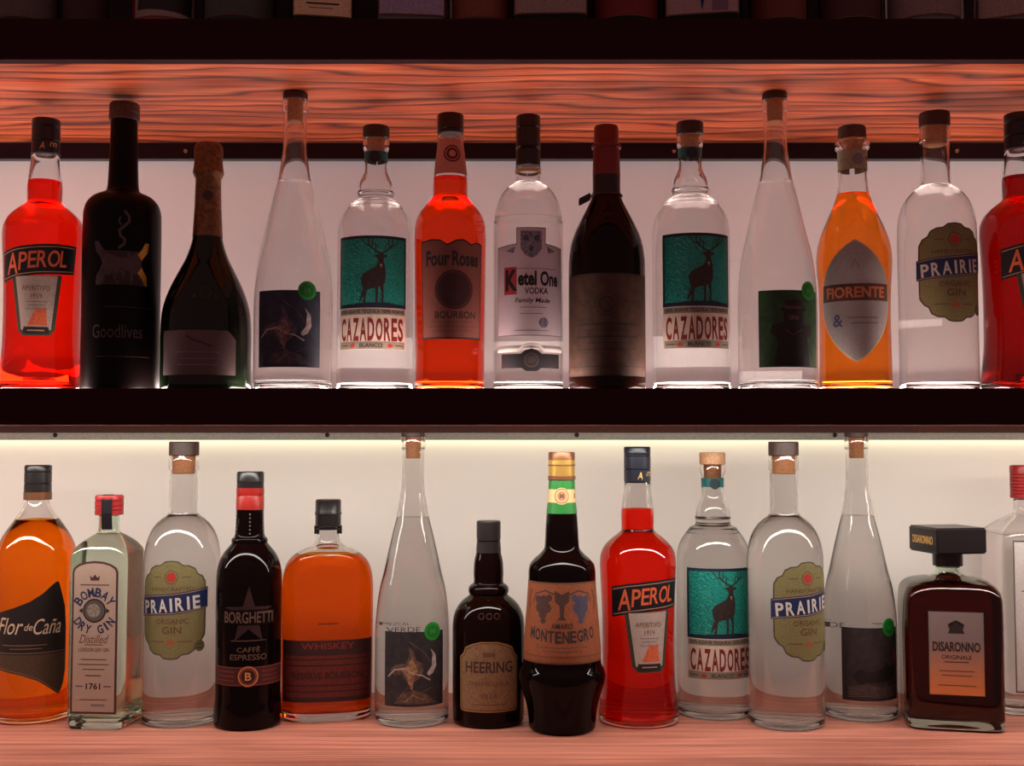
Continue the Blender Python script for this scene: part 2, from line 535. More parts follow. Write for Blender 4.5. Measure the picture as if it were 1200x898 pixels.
# strip added to brighten wood and bottles, in the corner between the middle shelf and the wall, tilted up towards the bottles
t = thing('light_strip', 'slim added light strip in the corner of middle shelf and wall behind the bottles', 'light strip', (0, D_BACK - 0.012, Z_MID))
verts = [(x, y, z) for x in (-0.6, 0.6) for (y, z) in ((0.001, 0), (0.010, 0), (0.010, 0.014), (0.0056, 0.014), (0.0055, 0.0124), (0.0011, 0.0008))]
mesh_obj('strip_profile', verts, [tuple(range(6)), tuple(range(11, 5, -1))] + [(k, k + 6, (k + 1) % 6 + 6, (k + 1) % 6) for k in range(6)], alu_grey, t, smooth=False)
mesh_obj('diffuser', [(-0.59, 0.0008, 0.0010), (0.59, 0.0008, 0.0010), (0.59, 0.0052, 0.0122), (-0.59, 0.0052, 0.0122)], [(0, 1, 2, 3)], led_corner_added, t, smooth=False)

# ------------------------------------------------------------------ bottle materials
G_CLEAR = glass('clear_glass', (0.985, 0.985, 0.985, 1), 1.5)
G_GREENISH = glass('greenish_glass', (0.93, 0.975, 0.93, 1), 1.5)
L_WATER = glass('clear_spirit', (0.97, 0.965, 0.96, 1), 1.35)
L_APEROL = glass('orange_red_liqueur', (1.0, 0.11, 0.04, 1), 1.36)
L_APEROL_DEEP = glass('deep_red_liqueur', (0.62, 0.03, 0.018, 1), 1.36)
L_BOURBON = glass('amber_bourbon', (1.0, 0.22, 0.04, 1), 1.36)
L_RYE = glass('copper_whiskey', (1.0, 0.34, 0.035, 1), 1.36)
L_RUM = glass('golden_rum', (1.0, 0.42, 0.03, 1), 1.36)
L_ELDER = glass('pale_orange_liqueur', (1.0, 0.50, 0.12, 1), 1.36)
L_AMARETTO = glass('dark_amaretto', (0.30, 0.03, 0.012, 1), 1.36)
DARK = plain('near_black_glass', (0.003, 0.001, 0.001, 1), 0.06, spec=0.16)
DARK_BROWN = plain('dark_brown_glass', (0.006, 0.0015, 0.001, 1), 0.06, spec=0.16)
DARK_GREEN = plain('dark_green_glass', (0.003, 0.008, 0.003, 1), 0.06, spec=0.35)
MATTE_BLACK = plain('matte_black_glass', (0.003, 0.0015, 0.0015, 1), 0.3, spec=0.12)
CAP_BLACK = plain('black_cap', srgb(26, 20, 22), 0.3)
CAP_NAVY = plain('navy_cap', srgb(22, 24, 40), 0.3)
CAP_RED = plain('red_cap', srgb(152, 28, 28), 0.35)
CAP_DKRED = plain('dark_red_capsule', srgb(110, 18, 22), 0.4)
RED_FOIL = plain('red_band', srgb(140, 26, 20), 0.35)
GOLD = plain('gold_foil', srgb(214, 170, 90), 0.3, 0.8)
BROWN_FOIL = plain('brown_foil', srgb(120, 78, 50), 0.35, 0.5)
OLDGOLD = plain('dull_gold_foil', srgb(120, 84, 56), 0.4, 0.7, mottle=0.4, scale=260)
CORK = plain('cork', srgb(206, 142, 96), 0.85, mottle=0.25, scale=700)
DARKWOOD_AND_SHADE = plain('dark_stained_and_shaded_stopper', srgb(58, 36, 30), 0.5, mottle=0.3, scale=500)  # stained wood, and painted shade on the middle-row tequila stoppers
PALEWOOD = plain('pale_wood_stopper', srgb(200, 150, 112), 0.6, mottle=0.2, scale=400)
GREYWOOD = plain('grey_stopper', srgb(78, 54, 48), 0.6, mottle=0.4, scale=500)
INK = plain('black_ink', srgb(26, 18, 20), 0.6)
INK_NAVY = plain('navy_ink', srgb(24, 34, 74), 0.6)
INK_RED = plain('dark_red_ink', srgb(120, 30, 30), 0.6)
INK_BROWN = plain('brown_ink', srgb(96, 60, 40), 0.6)
INK_WHITE = plain('white_ink', srgb(206, 198, 188), 0.6)
INK_GOLD = plain('gold_ink', srgb(206, 160, 88), 0.5)
INK_TAN = plain('tan_ink', srgb(168, 130, 104), 0.6)
INK_GREY = plain('grey_ink', srgb(120, 112, 118), 0.6)
RED = plain('bright_red_ink', srgb(176, 44, 38), 0.6)
STICKER = plain('green_sticker', srgb(18, 130, 34), 0.55)
LIGHT_BAND = translucent_sheet('light_band_white', srgb(248, 246, 244))  # sheet colour for the imitated bands of refracted light

def cap(name, parent, pts, mat, segs=48, sharp=30):
    return lathe(name, smooth_profile(pts, 3) if False else [(p[0], p[1]) for p in pts], mat, parent, segs=segs, sharp=sharp)

def screw_cap(parent, r, z0, z1, mat, name='cap', ribs=(), band=None):
    pts = [(0, z0), (r - 0.6, z0), (r, z0 + 0.7)]
    for zr in ribs:
        pts += [(r, zr - 0.7), (r - 0.9, zr), (r, zr + 0.7)]
    pts += [(r, z1 - 1.8), (r - 0.5, z1 - 0.6), (r - 1.8, z1), (0, z1)]
    return cap(name, parent, pts, mat)

# ================================================================== bottle kinds
def K_aperol(liq=L_APEROL, name='aperitif_bottle'):
    t = thing(name, '', 'bottle', group='bottles with slanted black banner')
    B = Body([(44.5, 0), (46.5, 3), (46.8, 10), (45.2, 26), (42.6, 50), (42, 80), (42.2, 110), (43.2, 145), (44.4, 170), (44.8, 184),
              (43.6, 194), (39.5, 203), (31, 212), (22.5, 218.5), (19.2, 222), (19, 226), (19.2, 240), (18.6, 248), (16.6, 264), (15.2, 279, 1), (12.5, 279, 1), (12.5, 300)])
    B.glass(G_CLEAR, t); B.liquid(liq, t, 247)
    c = screw_cap(t, 15.8, 278.5, 320, CAP_NAVY, ribs=(293.5, 309, 311.5))
    BB = Body([(15.8, 270), (15.8, 320)])
    l = Label(); l.text('A', -1, 286, 6, 8, INK_GOLD, 1, shear=0.15, bold=0.01); l.text('m', 11, 288, 8, 5, INK_GOLD, 1, shear=0.2)
    l.build('cap_print', BB, c)
    blk = plain('banner_black', srgb(20, 12, 20), 0.45)
    grey = plain('aperitif_paper', srgb(176, 158, 148), 0.6, mottle=0.2)
    orange = plain('banner_orange', srgb(214, 98, 60), 0.5)
    l = Label()
    tl = 0.105
    pts = [(-47, 124), (-24, 129), (0, 132), (22, 133.5), (44, 135), (46, 168), (22, 168), (0, 166.5), (-24, 163.5), (-46, 159)]
    l.poly(pts, blk, 0)
    l.stroke([(-44.5, 156), (-24, 160.5), (0, 163.3), (22, 165), (43.5, 165)], 1.0, INK_TAN, 1)
    l.stroke([(-44.5, 127.5), (-24, 132), (0, 135), (22, 136.5), (42, 138)], 1.0, INK_TAN, 1)
    for ch, x, y, w_, h_ in (('A', -29, 145, 16, 24), ('P', -15.5, 147.5, 10, 20), ('E', -5, 149, 9, 19), ('R', 5.5, 150, 10.5, 19), ('O', 18, 151, 13, 19), ('L', 29, 151.5, 8, 19)):
        l.text(ch, x, y, w_, h_, orange, 2, rot=5, shear=0.16, bold=0.012)
    l.build('banner_label', B, t)
    l = Label()
    l.poly([(-29, 130), (-20, 69), (-14, 63), (14, 63), (20, 69), (27, 132.5)], plain('aperitif_green_edge', srgb(58, 58, 44), 0.6), 0)
    l.poly([(-24, 130), (-16, 70), (16, 70), (22, 131.5)], grey, 1)
    l.poly([(-9, 75), (0, 95), (5, 92), (10, 96), (12, 75)], plain('aperitif_orange_art', srgb(206, 96, 60), 0.6, mottle=0.3), 2)
    l.rect(0, 69, 27, 7.5, INK, 3)
    l.rect(0, 69, 18, 1.5, INK_TAN, 4)
    l.text('APERITIVO', -1, 117, 30, 5.5, INK_BROWN, 2); l.text('1919', 0, 108, 12, 5, INK_BROWN, 2)
    for k, wv in enumerate((22, 18, 24)):
        l.rect(0, 101.5 - 4 * k, wv, 0.9, INK_GREY, 2)
    l.build('label', B, t)
    return t

def K_mezcal(art, name='mezcal_bottle'):
    t = thing(name, '', 'bottle', group='tall cone-necked clear bottles with a green dot sticker')
    B = Body([(40, 0), (42.6, 3), (43.2, 12), (43.5, 40), (43.5, 104), (43, 116), (41.6, 132), (38.5, 154), (34, 173), (29.4, 194), (23.4, 220), (18.6, 239), (16, 255), (13.8, 270), (13, 288), (12.8, 312), (12.9, 316), (14.2, 318), (14.5, 322), (14.3, 329), (13.9, 331)])
    B.glass(G_CLEAR, t); B.liquid(L_WATER, t, 237)
    c = cap('stopper', t, [(0, 331.3), (13.2, 331.3), (14, 332), (14, 338), (13.2, 339), (0, 339)], DARKWOOD_AND_SHADE)
    cap('cork', c, [(0, 306), (7.6, 306), (8.4, 307), (9.2, 331.2), (0, 331.2)], CORK)
    # printing on the back, seen through the bottle
    l = Label()
    l.text('MEZCAL', -6, 107, 15, 3.4, INK_GREY, 0); l.text('VERDE', -2, 100.5, 20, 5.5, INK_GREY, 0)
    for k in range(9):
        l.rect(27, 104 - k * 8, 6 - (k % 3), 0.8, INK_GREY, 0); l.rect(-27, 100 - k * 8, 5, 0.8, INK_GREY, 0)
    l.build('back_print', B, t, flip=True, back=True)
    lab = mezcal_label(B, t, art)
    return t, B

def mezcal_label(B, t, art):
    l = Label()
    W, Z0, Z1 = 37.5, 25, 109
    cz = (Z0 + Z1) / 2
    border = plain('mezcal_border', srgb(20, 26, 40), 0.55)
    l.rect(0, cz, 2 * W, Z1 - Z0, border, 0)
    if art == 'blue' or art == 'tan':
        bg = plain('art_night_' + art, srgb(26, 34, 54) if art == 'blue' else srgb(38, 36, 38), 0.55, mottle=0.5, scale=160)
        fl = plain('art_figure_' + art, srgb(120, 88, 92) if art == 'blue' else srgb(150, 112, 82), 0.6, mottle=0.5, scale=240)
        f2 = plain('art_shade_' + art, srgb(74, 62, 76) if art == 'blue' else srgb(92, 70, 58), 0.6, mottle=0.5, scale=240)
        wh = plain('art_pale', srgb(176, 160, 158), 0.6, mottle=0.3, scale=240)
        l.rect(0, cz, 2 * W - 3, Z1 - Z0 - 3, bg, 1)
        l.poly([(-30, 66), (-22, 72), (-10, 74), (-6, 84), (-7, 92), (-2, 88), (1, 78), (8, 74), (10, 64), (4, 56), (-4, 50), (-10, 54), (-14, 62), (-24, 60)], f2, 2)
        l.poly([(-16, 66), (-8, 71), (-3, 82), (-1, 74), (4, 66), (0, 58), (-3, 44), (-8, 52), (-9, 60)], fl, 3)
        l.poly([(14, 62), (20, 70), (21, 84), (18, 90), (25, 82), (26, 70), (22, 62), (16, 59)], wh, 3)
        l.stroke([(-32, 58), (-24, 66), (-12, 68), (-2, 62), (8, 60), (18, 54)], 1.4, wh, 3)
        l.stroke([(-6, 98), (2, 92), (12, 84), (18, 74)], 1.0, f2, 3)
        l.poly([(-24, 28), (-14, 40), (0, 44), (14, 38), (26, 28)], f2, 2)
        l.stroke([(-20, 34), (-8, 47), (6, 40), (20, 46)], 1.2, f2, 3)
        l.stroke([(-12, 30), (-2, 38), (10, 32)], 1.2, fl, 3)
    elif art == 'green':
        bg = plain('art_leaf_green', srgb(24, 62, 26), 0.55, mottle=0.6, scale=120)
        dk = plain('art_dark_figure', srgb(22, 18, 20), 0.6, mottle=0.4, scale=200)
        mv = plain('art_mauve', srgb(86, 52, 56), 0.6, mottle=0.4, scale=240)
        l.rect(0, cz, 2 * W - 3, Z1 - Z0 - 3, bg, 1)
        l.poly([(-20, 27), (-16, 56), (-24, 62), (-22, 72), (-10, 74), (-10, 84), (12, 84), (12, 72), (26, 70), (24, 60), (18, 56), (22, 27)], dk, 2)
        l.poly([(-14, 88), (-8, 92), (-8, 98), (10, 98), (10, 92), (18, 88), (12, 84), (-10, 84)], dk, 3)
        l.rect(1, 90, 20, 3, mv, 4); l.rect(1, 79, 12, 5, mv, 4)
        l.stroke([(-9, 66), (0, 60), (11, 66)], 1.5, mv, 4)
    else:
        bg = plain('art_dusk', srgb(44, 36, 38), 0.55, mottle=0.4, scale=140)
        dk = plain('art_dusk_dark', srgb(14, 10, 12), 0.6)
        ln = plain('art_dusk_line', srgb(96, 78, 72), 0.6, mottle=0.4, scale=240)
        l.rect(0, cz, 2 * W - 3, Z1 - Z0 - 3, bg, 1)
        l.poly([(-26, 52), (-20, 60), (-14, 62), (-10, 58), (4, 60), (12, 64), (16, 70), (20, 64), (28, 62), (30, 54), (22, 48), (6, 46), (-10, 46), (-18, 44)], dk, 2)
        for k in range(6):
            l.stroke([(-30, 40 - 2.2 * k), (-10, 43 - 2.4 * k), (10, 39 - 2 * k), (32, 42 - 2.4 * k)], 0.9, ln, 2)
        l.poly([(26, 72), (30, 86), (33, 76), (31, 68)], plain('art_rust', srgb(120, 50, 36), 0.6), 2)
    o = l.build('label', B, t)
    s = Label(); s.disc(21, 109, 10.5, STICKER, 0)
    k = plain('sticker_shade', srgb(14, 96, 26), 0.55)
    s.disc(21, 109, 7.5, k, 1); s.text('M', 21, 109, 7, 6, STICKER, 2, bold=0.02)
    s.build('sticker', B, t, base=0.9)
    return o

STAG = [(.27, .04), (.30, .16), (.335, .25), (.31, .31), (.30, .41), (.345, .475), (.45, .525), (.53, .57), (.565, .65), (.555, .70), (.50, .72), (.515, .745),
        (.565, .745), (.575, .775), (.63, .775), (.64, .745), (.69, .745), (.70, .72), (.65, .70), (.645, .65), (.67, .57), (.68, .46), (.67, .36), (.645, .30),
        (.65, .16), (.645, .05), (.61, .05), (.615, .17), (.59, .29), (.565, .27), (.56, .05), (.525, .05), (.525, .26), (.45, .25), (.395, .23), (.38, .15), (.37, .04), (.335, .04), (.345, .14)]
def K_tequila(name='tequila_bottle'):
    t = thing(name, '', 'bottle', group='clear tequila bottles with a teal stag label')
    B = Body([(40, 0), (43, 2.5), (44, 8), (44.2, 40), (44.2, 120), (44.2, 178), (43.6, 190), (41.5, 200), (38, 208), (33.5, 214.5), (32, 217, 1), (30.5, 218.5, 1), (27.5, 222.5), (22.5, 224.5, 1), (21, 227), (20.6, 232, 1), (21.8, 234.2), (20.6, 236.5, 1),
              (20.2, 241), (18.8, 247), (15.5, 254), (13.4, 260), (13.2, 272), (13.4, 283, 1), (14.4, 285), (15.6, 289), (15.2, 295), (14.6, 298)])
    B.glass(G_CLEAR, t); B.liquid(L_WATER, t, 233.5)
    c = cap('stopper', t, [(0, 298.3), (14.6, 298.3), (15.6, 299.2), (15.6, 312), (14.8, 313), (0, 313)], PALEWOOD)
    cap('cork', c, [(0, 280), (9.4, 280), (10.2, 281), (10.6, 298.2), (0, 298.2)], CORK)
    teal_d = plain('teal_ribbon', srgb(14, 92, 92), 0.5)
    navy = plain('ribbon_seal', srgb(14, 36, 44), 0.5)
    l = Label(); l.rect(0, 276.5, 82, 11, teal_d, 0); l.disc(0, 275, 6.5, navy, 1)
    l.build('neck_ribbon', B, t)
    teal = streaks('teal_engraving', srgb(4, 112, 106), srgb(12, 138, 126), srgb(56, 172, 150))
    nav = plain('label_navy', srgb(16, 34, 54), 0.55)
    cream = plain('tequila_cream', srgb(214, 194, 178), 0.6, mottle=0.12)
    olive = plain('tequila_band', srgb(138, 128, 112), 0.6, mottle=0.2)
    l = Label()
    l.rect(0, 136, 88, 82, nav, 0)
    l.rect(0.3, 136.5, 82, 74, teal, 1)
    bx, by, bw, bh = -34, 97, 74, 78
    mp = lambda p: (bx + p[0] * bw, by + p[1] * bh)
    deer = plain('stag_ink', srgb(48, 34, 30), 0.6, mottle=0.4, scale=300)
    l.poly([mp(p) for p in STAG], deer, 3)
    l.poly([mp(p) for p in [(.10, .0), (.22, .04), (.45, .05), (.70, .055), (.86, .03), (.95, .0)]], nav, 2)
    for sgn in (-1, 1):
        q = lambda x, y: mp((.603 + sgn * x, y))
        l.stroke([q(.02, .77), q(.08, .80), q(.15, .85), q(.19, .92), q(.18, 1.0)], 1.7, deer, 3)
        l.stroke([q(.08, .80), q(.07, .87), q(.09, .92)], 1.2, deer, 3)
        l.stroke([q(.14, .84), q(.12, .92), q(.13, .97)], 1.2, deer, 3)
        l.stroke([q(.17, .87), q(.24, .90), q(.28, .97)], 1.2, deer, 3)
    l.poly([mp(p) for p in [(.585, .61), (.63, .61), (.61, .55)]], INK_TAN, 4)
    # lower panel
    l.rect(0, 71.5, 88, 47, cream, 0)
    l.rect(0, 90.5, 84, 6.5, olive, 1); l.text('100% AGAVE TEQUILA 100% AGAVE', 0, 90.5, 80, 4.4, INK, 2, bold=0.01)
    for ch, x in zip('CAZADORES', (-35.5, -26.5, -17.5, -8.8, 0, 9.2, 18.4, 27.0, 35.5)):
        l.text(ch, x, 70.5, 7.6, 26, INK_RED, 2, bold=0.03)
    l.rect(0, 52.6, 84, 8.5, olive, 1); l.text('BLANCO', 0, 52.5, 26, 4.6, INK, 2, bold=0.01)
    for s_ in (-1, 1):
        l.poly([(s_ * 18, 52), (s_ * 22, 55), (s_ * 26, 52), (s_ * 22, 49.5)], RED, 2)
        l.rect(s_ * 34, 52.5, 11, 0.9, INK, 2)
    l.build('label', B, t)
    return t, B

def K_prairie(name='gin_bottle'):
    t = thing(name, '', 'bottle', group='round shouldered clear gin bottles with an olive badge label')
    B = Body([(40, 0), (42.6, 3), (43.4, 9), (43.6, 40), (43.6, 120), (43.6, 186), (43, 197), (40.8, 209), (36.8, 220), (31, 229), (24, 235.5), (18.6, 239.5), (16.8, 243), (16.4, 250), (16.2, 280), (16.3, 291, 1), (17.2, 293), (17.4, 299), (17.4, 304), (16.6, 309)])
    B.glass(G_CLEAR, t); B.liquid(L_WATER, t, 240)
    c = cap('stopper', t, [(0, 309.3), (16.6, 309.3), (17.4, 310.2), (17.4, 324.8), (16.6, 326), (0, 326)], DARKWOOD_AND_SHADE)
    cap('cork', c, [(0, 288), (12.4, 288), (13.2, 289.2), (13.4, 309.2), (0, 309.2)], CORK)
    badge = plain('badge_olive', srgb(122, 112, 70), 0.6, mottle=0.25)
    edge = plain('badge_edge', srgb(70, 66, 44), 0.6)
    blue = plain('badge_blue', srgb(24, 36, 78), 0.5)
    half = [(0, 190), (8, 189), (13, 185), (20, 184.5), (27, 181), (30, 175), (36, 172), (40, 165), (40.5, 150), (40.5, 112), (40, 104), (35, 97), (30, 94), (27, 87), (20, 83), (13, 82.5), (8, 78.5), (0, 77.5)]
    pts = half + [(-x, y) for x, y in half[-2:0:-1]]
    l = Label()
    l.poly(pts, edge, 0)
    l.poly([(x * 0.955, 134 + (y - 134) * 0.972) for x, y in pts], badge, 1)
    bl = [(-43, 125), (-20, 127.5), (0, 128.5), (20, 131), (43, 135), (43, 159), (20, 155), (0, 152.5), (-20, 151), (-43, 148)]
    l.poly(bl, blue, 2)
    l.stroke([(-42, 126.5), (-20, 129), (0, 130), (20, 132.5), (42, 136)], 0.8, INK_TAN, 3)
    l.stroke([(-42, 146.5), (-20, 149.5), (0, 151), (20, 153.5), (42, 157)], 0.8, INK_TAN, 3)
    for ch, x, wv in zip('PRAIRIE', (-33, -21.5, -9.5, 0.2, 9.5, 19.2, 28.5), (9, 9, 10, 2.8, 9, 2.8, 8.5)):
        l.text(ch, x, 139.5 + x * 0.10, wv, 15, INK_WHITE, 4, rot=4, bold=0.025)
    l.disc(0, 171, 5.6, RED, 2, n=10); l.ring(0, 171, 7, 7.8, INK_BROWN, 2)
    l.text('HANDCRAFTED', 0, 157.5, 50, 4.2, INK_BROWN, 2, rot=1, bold=0.01)
    l.text('ORGANIC', 1, 121, 38, 6.2, INK_BROWN, 2, rot=1, bold=0.01)
    l.text('GIN', 1, 111, 22, 8, INK_BROWN, 2, bold=0.015)
    l.disc(0, 97, 5, plain('badge_rust', srgb(160, 84, 52), 0.6), 2, ry=3)
    for s_ in (-1, 1):
        l.rect(s_ * 16, 98, 16, 1, INK_BROWN, 2); l.rect(s_ * 17, 171, 10, 1.0, INK_BROWN, 2)
    l.disc(33, 92, 6.2, edge, 3); l.ring(33, 92, 4.2, 5, badge, 4); l.rect(33, 92, 6, 1.2, badge, 4)
    l.build('label', B, t)
    return t, B

def K_bourbon():
    t = thing('bourbon_bottle', '', 'bottle')
    B = Body([(37, 0), (39, 3), (39.3, 10), (39.6, 50), (40.3, 110), (41, 165), (41, 180), (39.8, 194), (35.8, 205), (29, 214), (22.5, 221), (20, 226), (19.8, 236), (19.4, 247), (18, 262), (16.2, 278), (14.6, 292, 1), (14.8, 294), (14.6, 297, 1), (12.5, 297, 1), (12.5, 312)])
    B.glass(G_CLEAR, t); B.liquid(L_BOURBON, t, 247)
    screw_cap(t, 15.3, 298, 321, CAP_BLACK, ribs=(302,))
    pk = plain('bourbon_neck_paper', srgb(196, 132, 116), 0.6, mottle=0.15)
    mar = plain('bourbon_maroon', srgb(90, 26, 24), 0.6)
    l = Label()
    l.poly([(-23, 249), (23, 249), (20.5, 290), (-20.5, 290)], pk, 0)
    l.disc(1, 272, 10, mar, 1); l.ring(1, 272, 7, 8, pk, 2); l.disc(1, 272, 4, pk, 2, n=8)
    l.build('neck_label', B, t)
    paper = plain('bourbon_paper', srgb(122, 66, 56), 0.6, mottle=0.2)
    mid = plain('bourbon_disc', srgb(48, 10, 10), 0.6, mottle=0.2)
    l = Label()
    top = [(39, 166), (30, 168), (22, 165), (12, 170), (4, 169), (-6, 164), (-14, 169), (-24, 170), (-32, 166), (-39, 168)]
    l.poly([(-37.5, 58), (37.5, 58)] + top, INK, 0)
    l.poly([(-36, 60), (36, 60)] + [(x * 0.96, y - 1.8) for x, y in top], paper, 1)
    l.text('Four', -17, 148, 28, 17, INK, 2, bold=0.035); l.text('Roses', 15.5, 148, 32, 17, INK, 2, bold=0.035)
    l.disc(2, 113, 22, mid, 2); l.ring(2, 113, 19.4, 20, INK_RED, 3)
    rose = plain('rose_ink', srgb(56, 12, 12), 0.6)
    for a in range(4):
        l.disc(2 + 7 * math.cos(a * 1.57 + .78), 113 + 7 * math.sin(a * 1.57 + .78), 5, rose, 3, n=9)
    l.text('BOURBON', 4, 85, 48, 8, INK, 2, bold=0.02)
    for k, wv in enumerate((50, 58, 44)):
        l.rect(0, 77 - 5 * k, wv, 0.9, INK_BROWN, 2)
    l.build('label', B, t)
    return t

def K_vodka():
    t = thing('vodka_bottle', '', 'bottle')
    B = Body([(38, 0), (39.6, 2.5), (40, 8), (40, 60), (40, 120), (40, 192, 1), (39.4, 193.5), (40, 195, 1), (39.2, 199, 1), (38.6, 200.2), (38.9, 202, 1), (37.6, 210), (34.5, 221), (30, 229.5), (23.5, 237), (17, 241.5), (15, 244), (14.6, 248), (14.8, 256), (14.6, 261, 1), (12, 261, 1), (12, 275)])
    B.glass(G_CLEAR, t); B.liquid(L_WATER, t, 243)
    screw_cap(t, 14.2, 262, 321, CAP_BLACK, ribs=(281, 283, 306))
    gold_b = plain('vodka_neck_gold', srgb(206, 176, 120), 0.4, 0.5)
    l = Label(); l.rect(0, 255.5, 92, 4, gold_b, 0); l.build('neck_band', B, t)
    pap = plain('vodka_paper', srgb(206, 192, 200), 0.6, mottle=0.08)
    crest = plain('crest_grey', srgb(122, 118, 134), 0.6, mottle=0.5, scale=350)
    l = Label()
    l.poly([(-44, 62), (44, 62), (44, 163), (17, 166), (17, 184), (-17, 184), (-17, 166), (-44, 163)], INK_GREY, 0)
    l.poly([(-43, 63), (43, 63), (43, 162), (16, 165), (16, 183), (-16, 183), (-16, 165), (-43, 162)], pap, 1)
    l.poly([(-12, 180), (12, 180), (12, 160), (6, 152), (0, 149), (-6, 152), (-12, 160)], crest, 2)
    for a, b_ in (((-6, 172), 6), ((6, 172), 6), ((0, 160), 5)):
        l.disc(a[0], a[1], b_ * 0.6, plain('crest_dark', srgb(70, 68, 92), 0.6, mottle=0.4, scale=350), 3, n=7)
    l.poly([(-30, 158), (-18, 163), (-20, 155)], crest, 2); l.poly([(30, 158), (18, 163), (20, 155)], crest, 2)
    red = plain('vodka_red', srgb(176, 52, 60), 0.6)
    l.rect(-24.5, 124, 16, 31, red, 2)
    l.text('K', -23, 124.5, 15, 24, INK, 3, bold=0.04)
    l.text('etel', -4.5, 126.5, 21, 17, INK, 3, bold=0.045); l.text('One', 22, 126.5, 24, 17, INK, 3, bold=0.035)
    l.text('VODKA', 6, 112.5, 27, 7.2, INK, 3, bold=0.02)
    l.text('Family Made', 2, 101, 40, 7, INK, 3, shear=0.2, bold=0.015)
    l.rect(2, 94, 30, 0.8, INK_GREY, 2); l.rect(0, 87, 26, 0.7, INK_GREY, 2)
    l.disc(14, 77, 6, crest, 2, n=9); l.rect(0, 68, 40, 0.8, INK_GREY, 2)
    l.rect(6, 137.5, 50, 0.7, INK_GREY, 2)
    l.build('label', B, t)
    bandw = plain('vodka_white_band', srgb(240, 234, 228), 0.5)
    greyb = plain('vodka_grey_band', srgb(148, 138, 138), 0.5)
    black = plain('vodka_black_band', srgb(34, 30, 34), 0.5)
    l = Label()
    l.rect(0, 50, 88, 3, greyb, 0)
    l.poly([(-44, 44), (-14, 44), (-9, 49), (0, 51), (9, 49), (14, 44), (44, 44), (44, 47), (15, 47.5), (9, 53), (0, 55), (-9, 53), (-15, 47.5), (-44, 47)], bandw, 1)
    l.poly([(-37, 26), (-11, 26), (-6, 22.5), (6, 22.5), (11, 26), (37, 26), (37, 42), (12, 42), (7, 46), (0, 48), (-7, 46), (-12, 42), (-37, 42)], black, 1)
    l.disc(0, 35, 8.5, plain('vodka_seal', srgb(74, 64, 62), 0.5), 2, n=20); l.ring(0, 35, 5, 6, black, 3)
    l.build('lower_label', B, t)
    return t, B

def K_vermouth():
    t = thing('vermouth_bottle', '', 'bottle')
    B = Body([(40.5, 0), (43.2, 3), (43.6, 10), (43.6, 60), (43.6, 135), (43.2, 152), (41, 168), (36.6, 182), (29.6, 197), (22.4, 211), (17.4, 222), (15.6, 230), (15.2, 250), (14.4, 280), (14.2, 284)])
    B.solid(DARK_BROWN, t)
    c = cap('capsule', t, [(15.9, 248), (15.7, 255), (15.0, 279.5), (16.8, 280), (17.0, 281), (17.0, 283), (16, 284), (14.4, 284.5), (14.0, 286), (14.0, 303), (13.2, 305.6), (0, 306)], CAP_DKRED)
    bl = plain('vermouth_foil_black', srgb(24, 12, 12), 0.4)
    cap('neck_foil', t, [(16.3, 226.5), (15.75, 231), (15.7, 249), (15.6, 249)], bl)
    cord = plain('vermouth_cord', srgb(60, 30, 24), 0.7)
    o = lathe('neck_cord', [(17.2 + 1.3 * math.cos(a), 225 + 1.3 * math.sin(a)) for a in [k * math.pi / 4 for k in range(9)]], cord, t, segs=40)
    bm = bmesh.new(); bmesh.ops.create_cube(bm, size=1)
    for v in bm.verts: v.co = Vector((-0.0215 + v.co.x * 0.012, -0.010 + v.co.y * 0.003, 0.1915 + v.co.z * 0.0075 + v.co.x * 0.006))
    bmesh.ops.bevel(bm, geom=bm.edges[:], offset=0.0008, segments=2, affect='EDGES')
    me = bpy.data.meshes.new('tag'); bm.to_mesh(me); bm.free(); me.materials.append(bl)
    link(bpy.data.objects.new('tag', me), t)
    pap = plain('vermouth_paper', srgb(66, 40, 27), 0.65, mottle=0.35, scale=120)
    ln = plain('vermouth_ink', srgb(32, 17, 12), 0.6)
    l = Label()
    l.rect(0, 73.5, 116, 114, ln, 0); l.rect(0, 73.5, 113, 111, pap, 1)
    l.ring(0, 96, 12, 13, ln, 2); l.ring(0, 96, 7, 9, ln, 2)
    for s_ in (-1, 1):
        l.stroke([(s_ * 15, 92), (s_ * 22, 100), (s_ * 28, 94), (s_ * 34, 102)], 1.2, ln, 2)
    for k, wv in enumerate((70, 54, 76, 44, 70)):
        l.rect(0, 74 - 7 * k, wv, 2.2 if k in (0, 2) else 1.0, ln, 2)
    l.rect(0, 27, 100, 1, ln, 2)
    l.build('label', B, t)
    return t

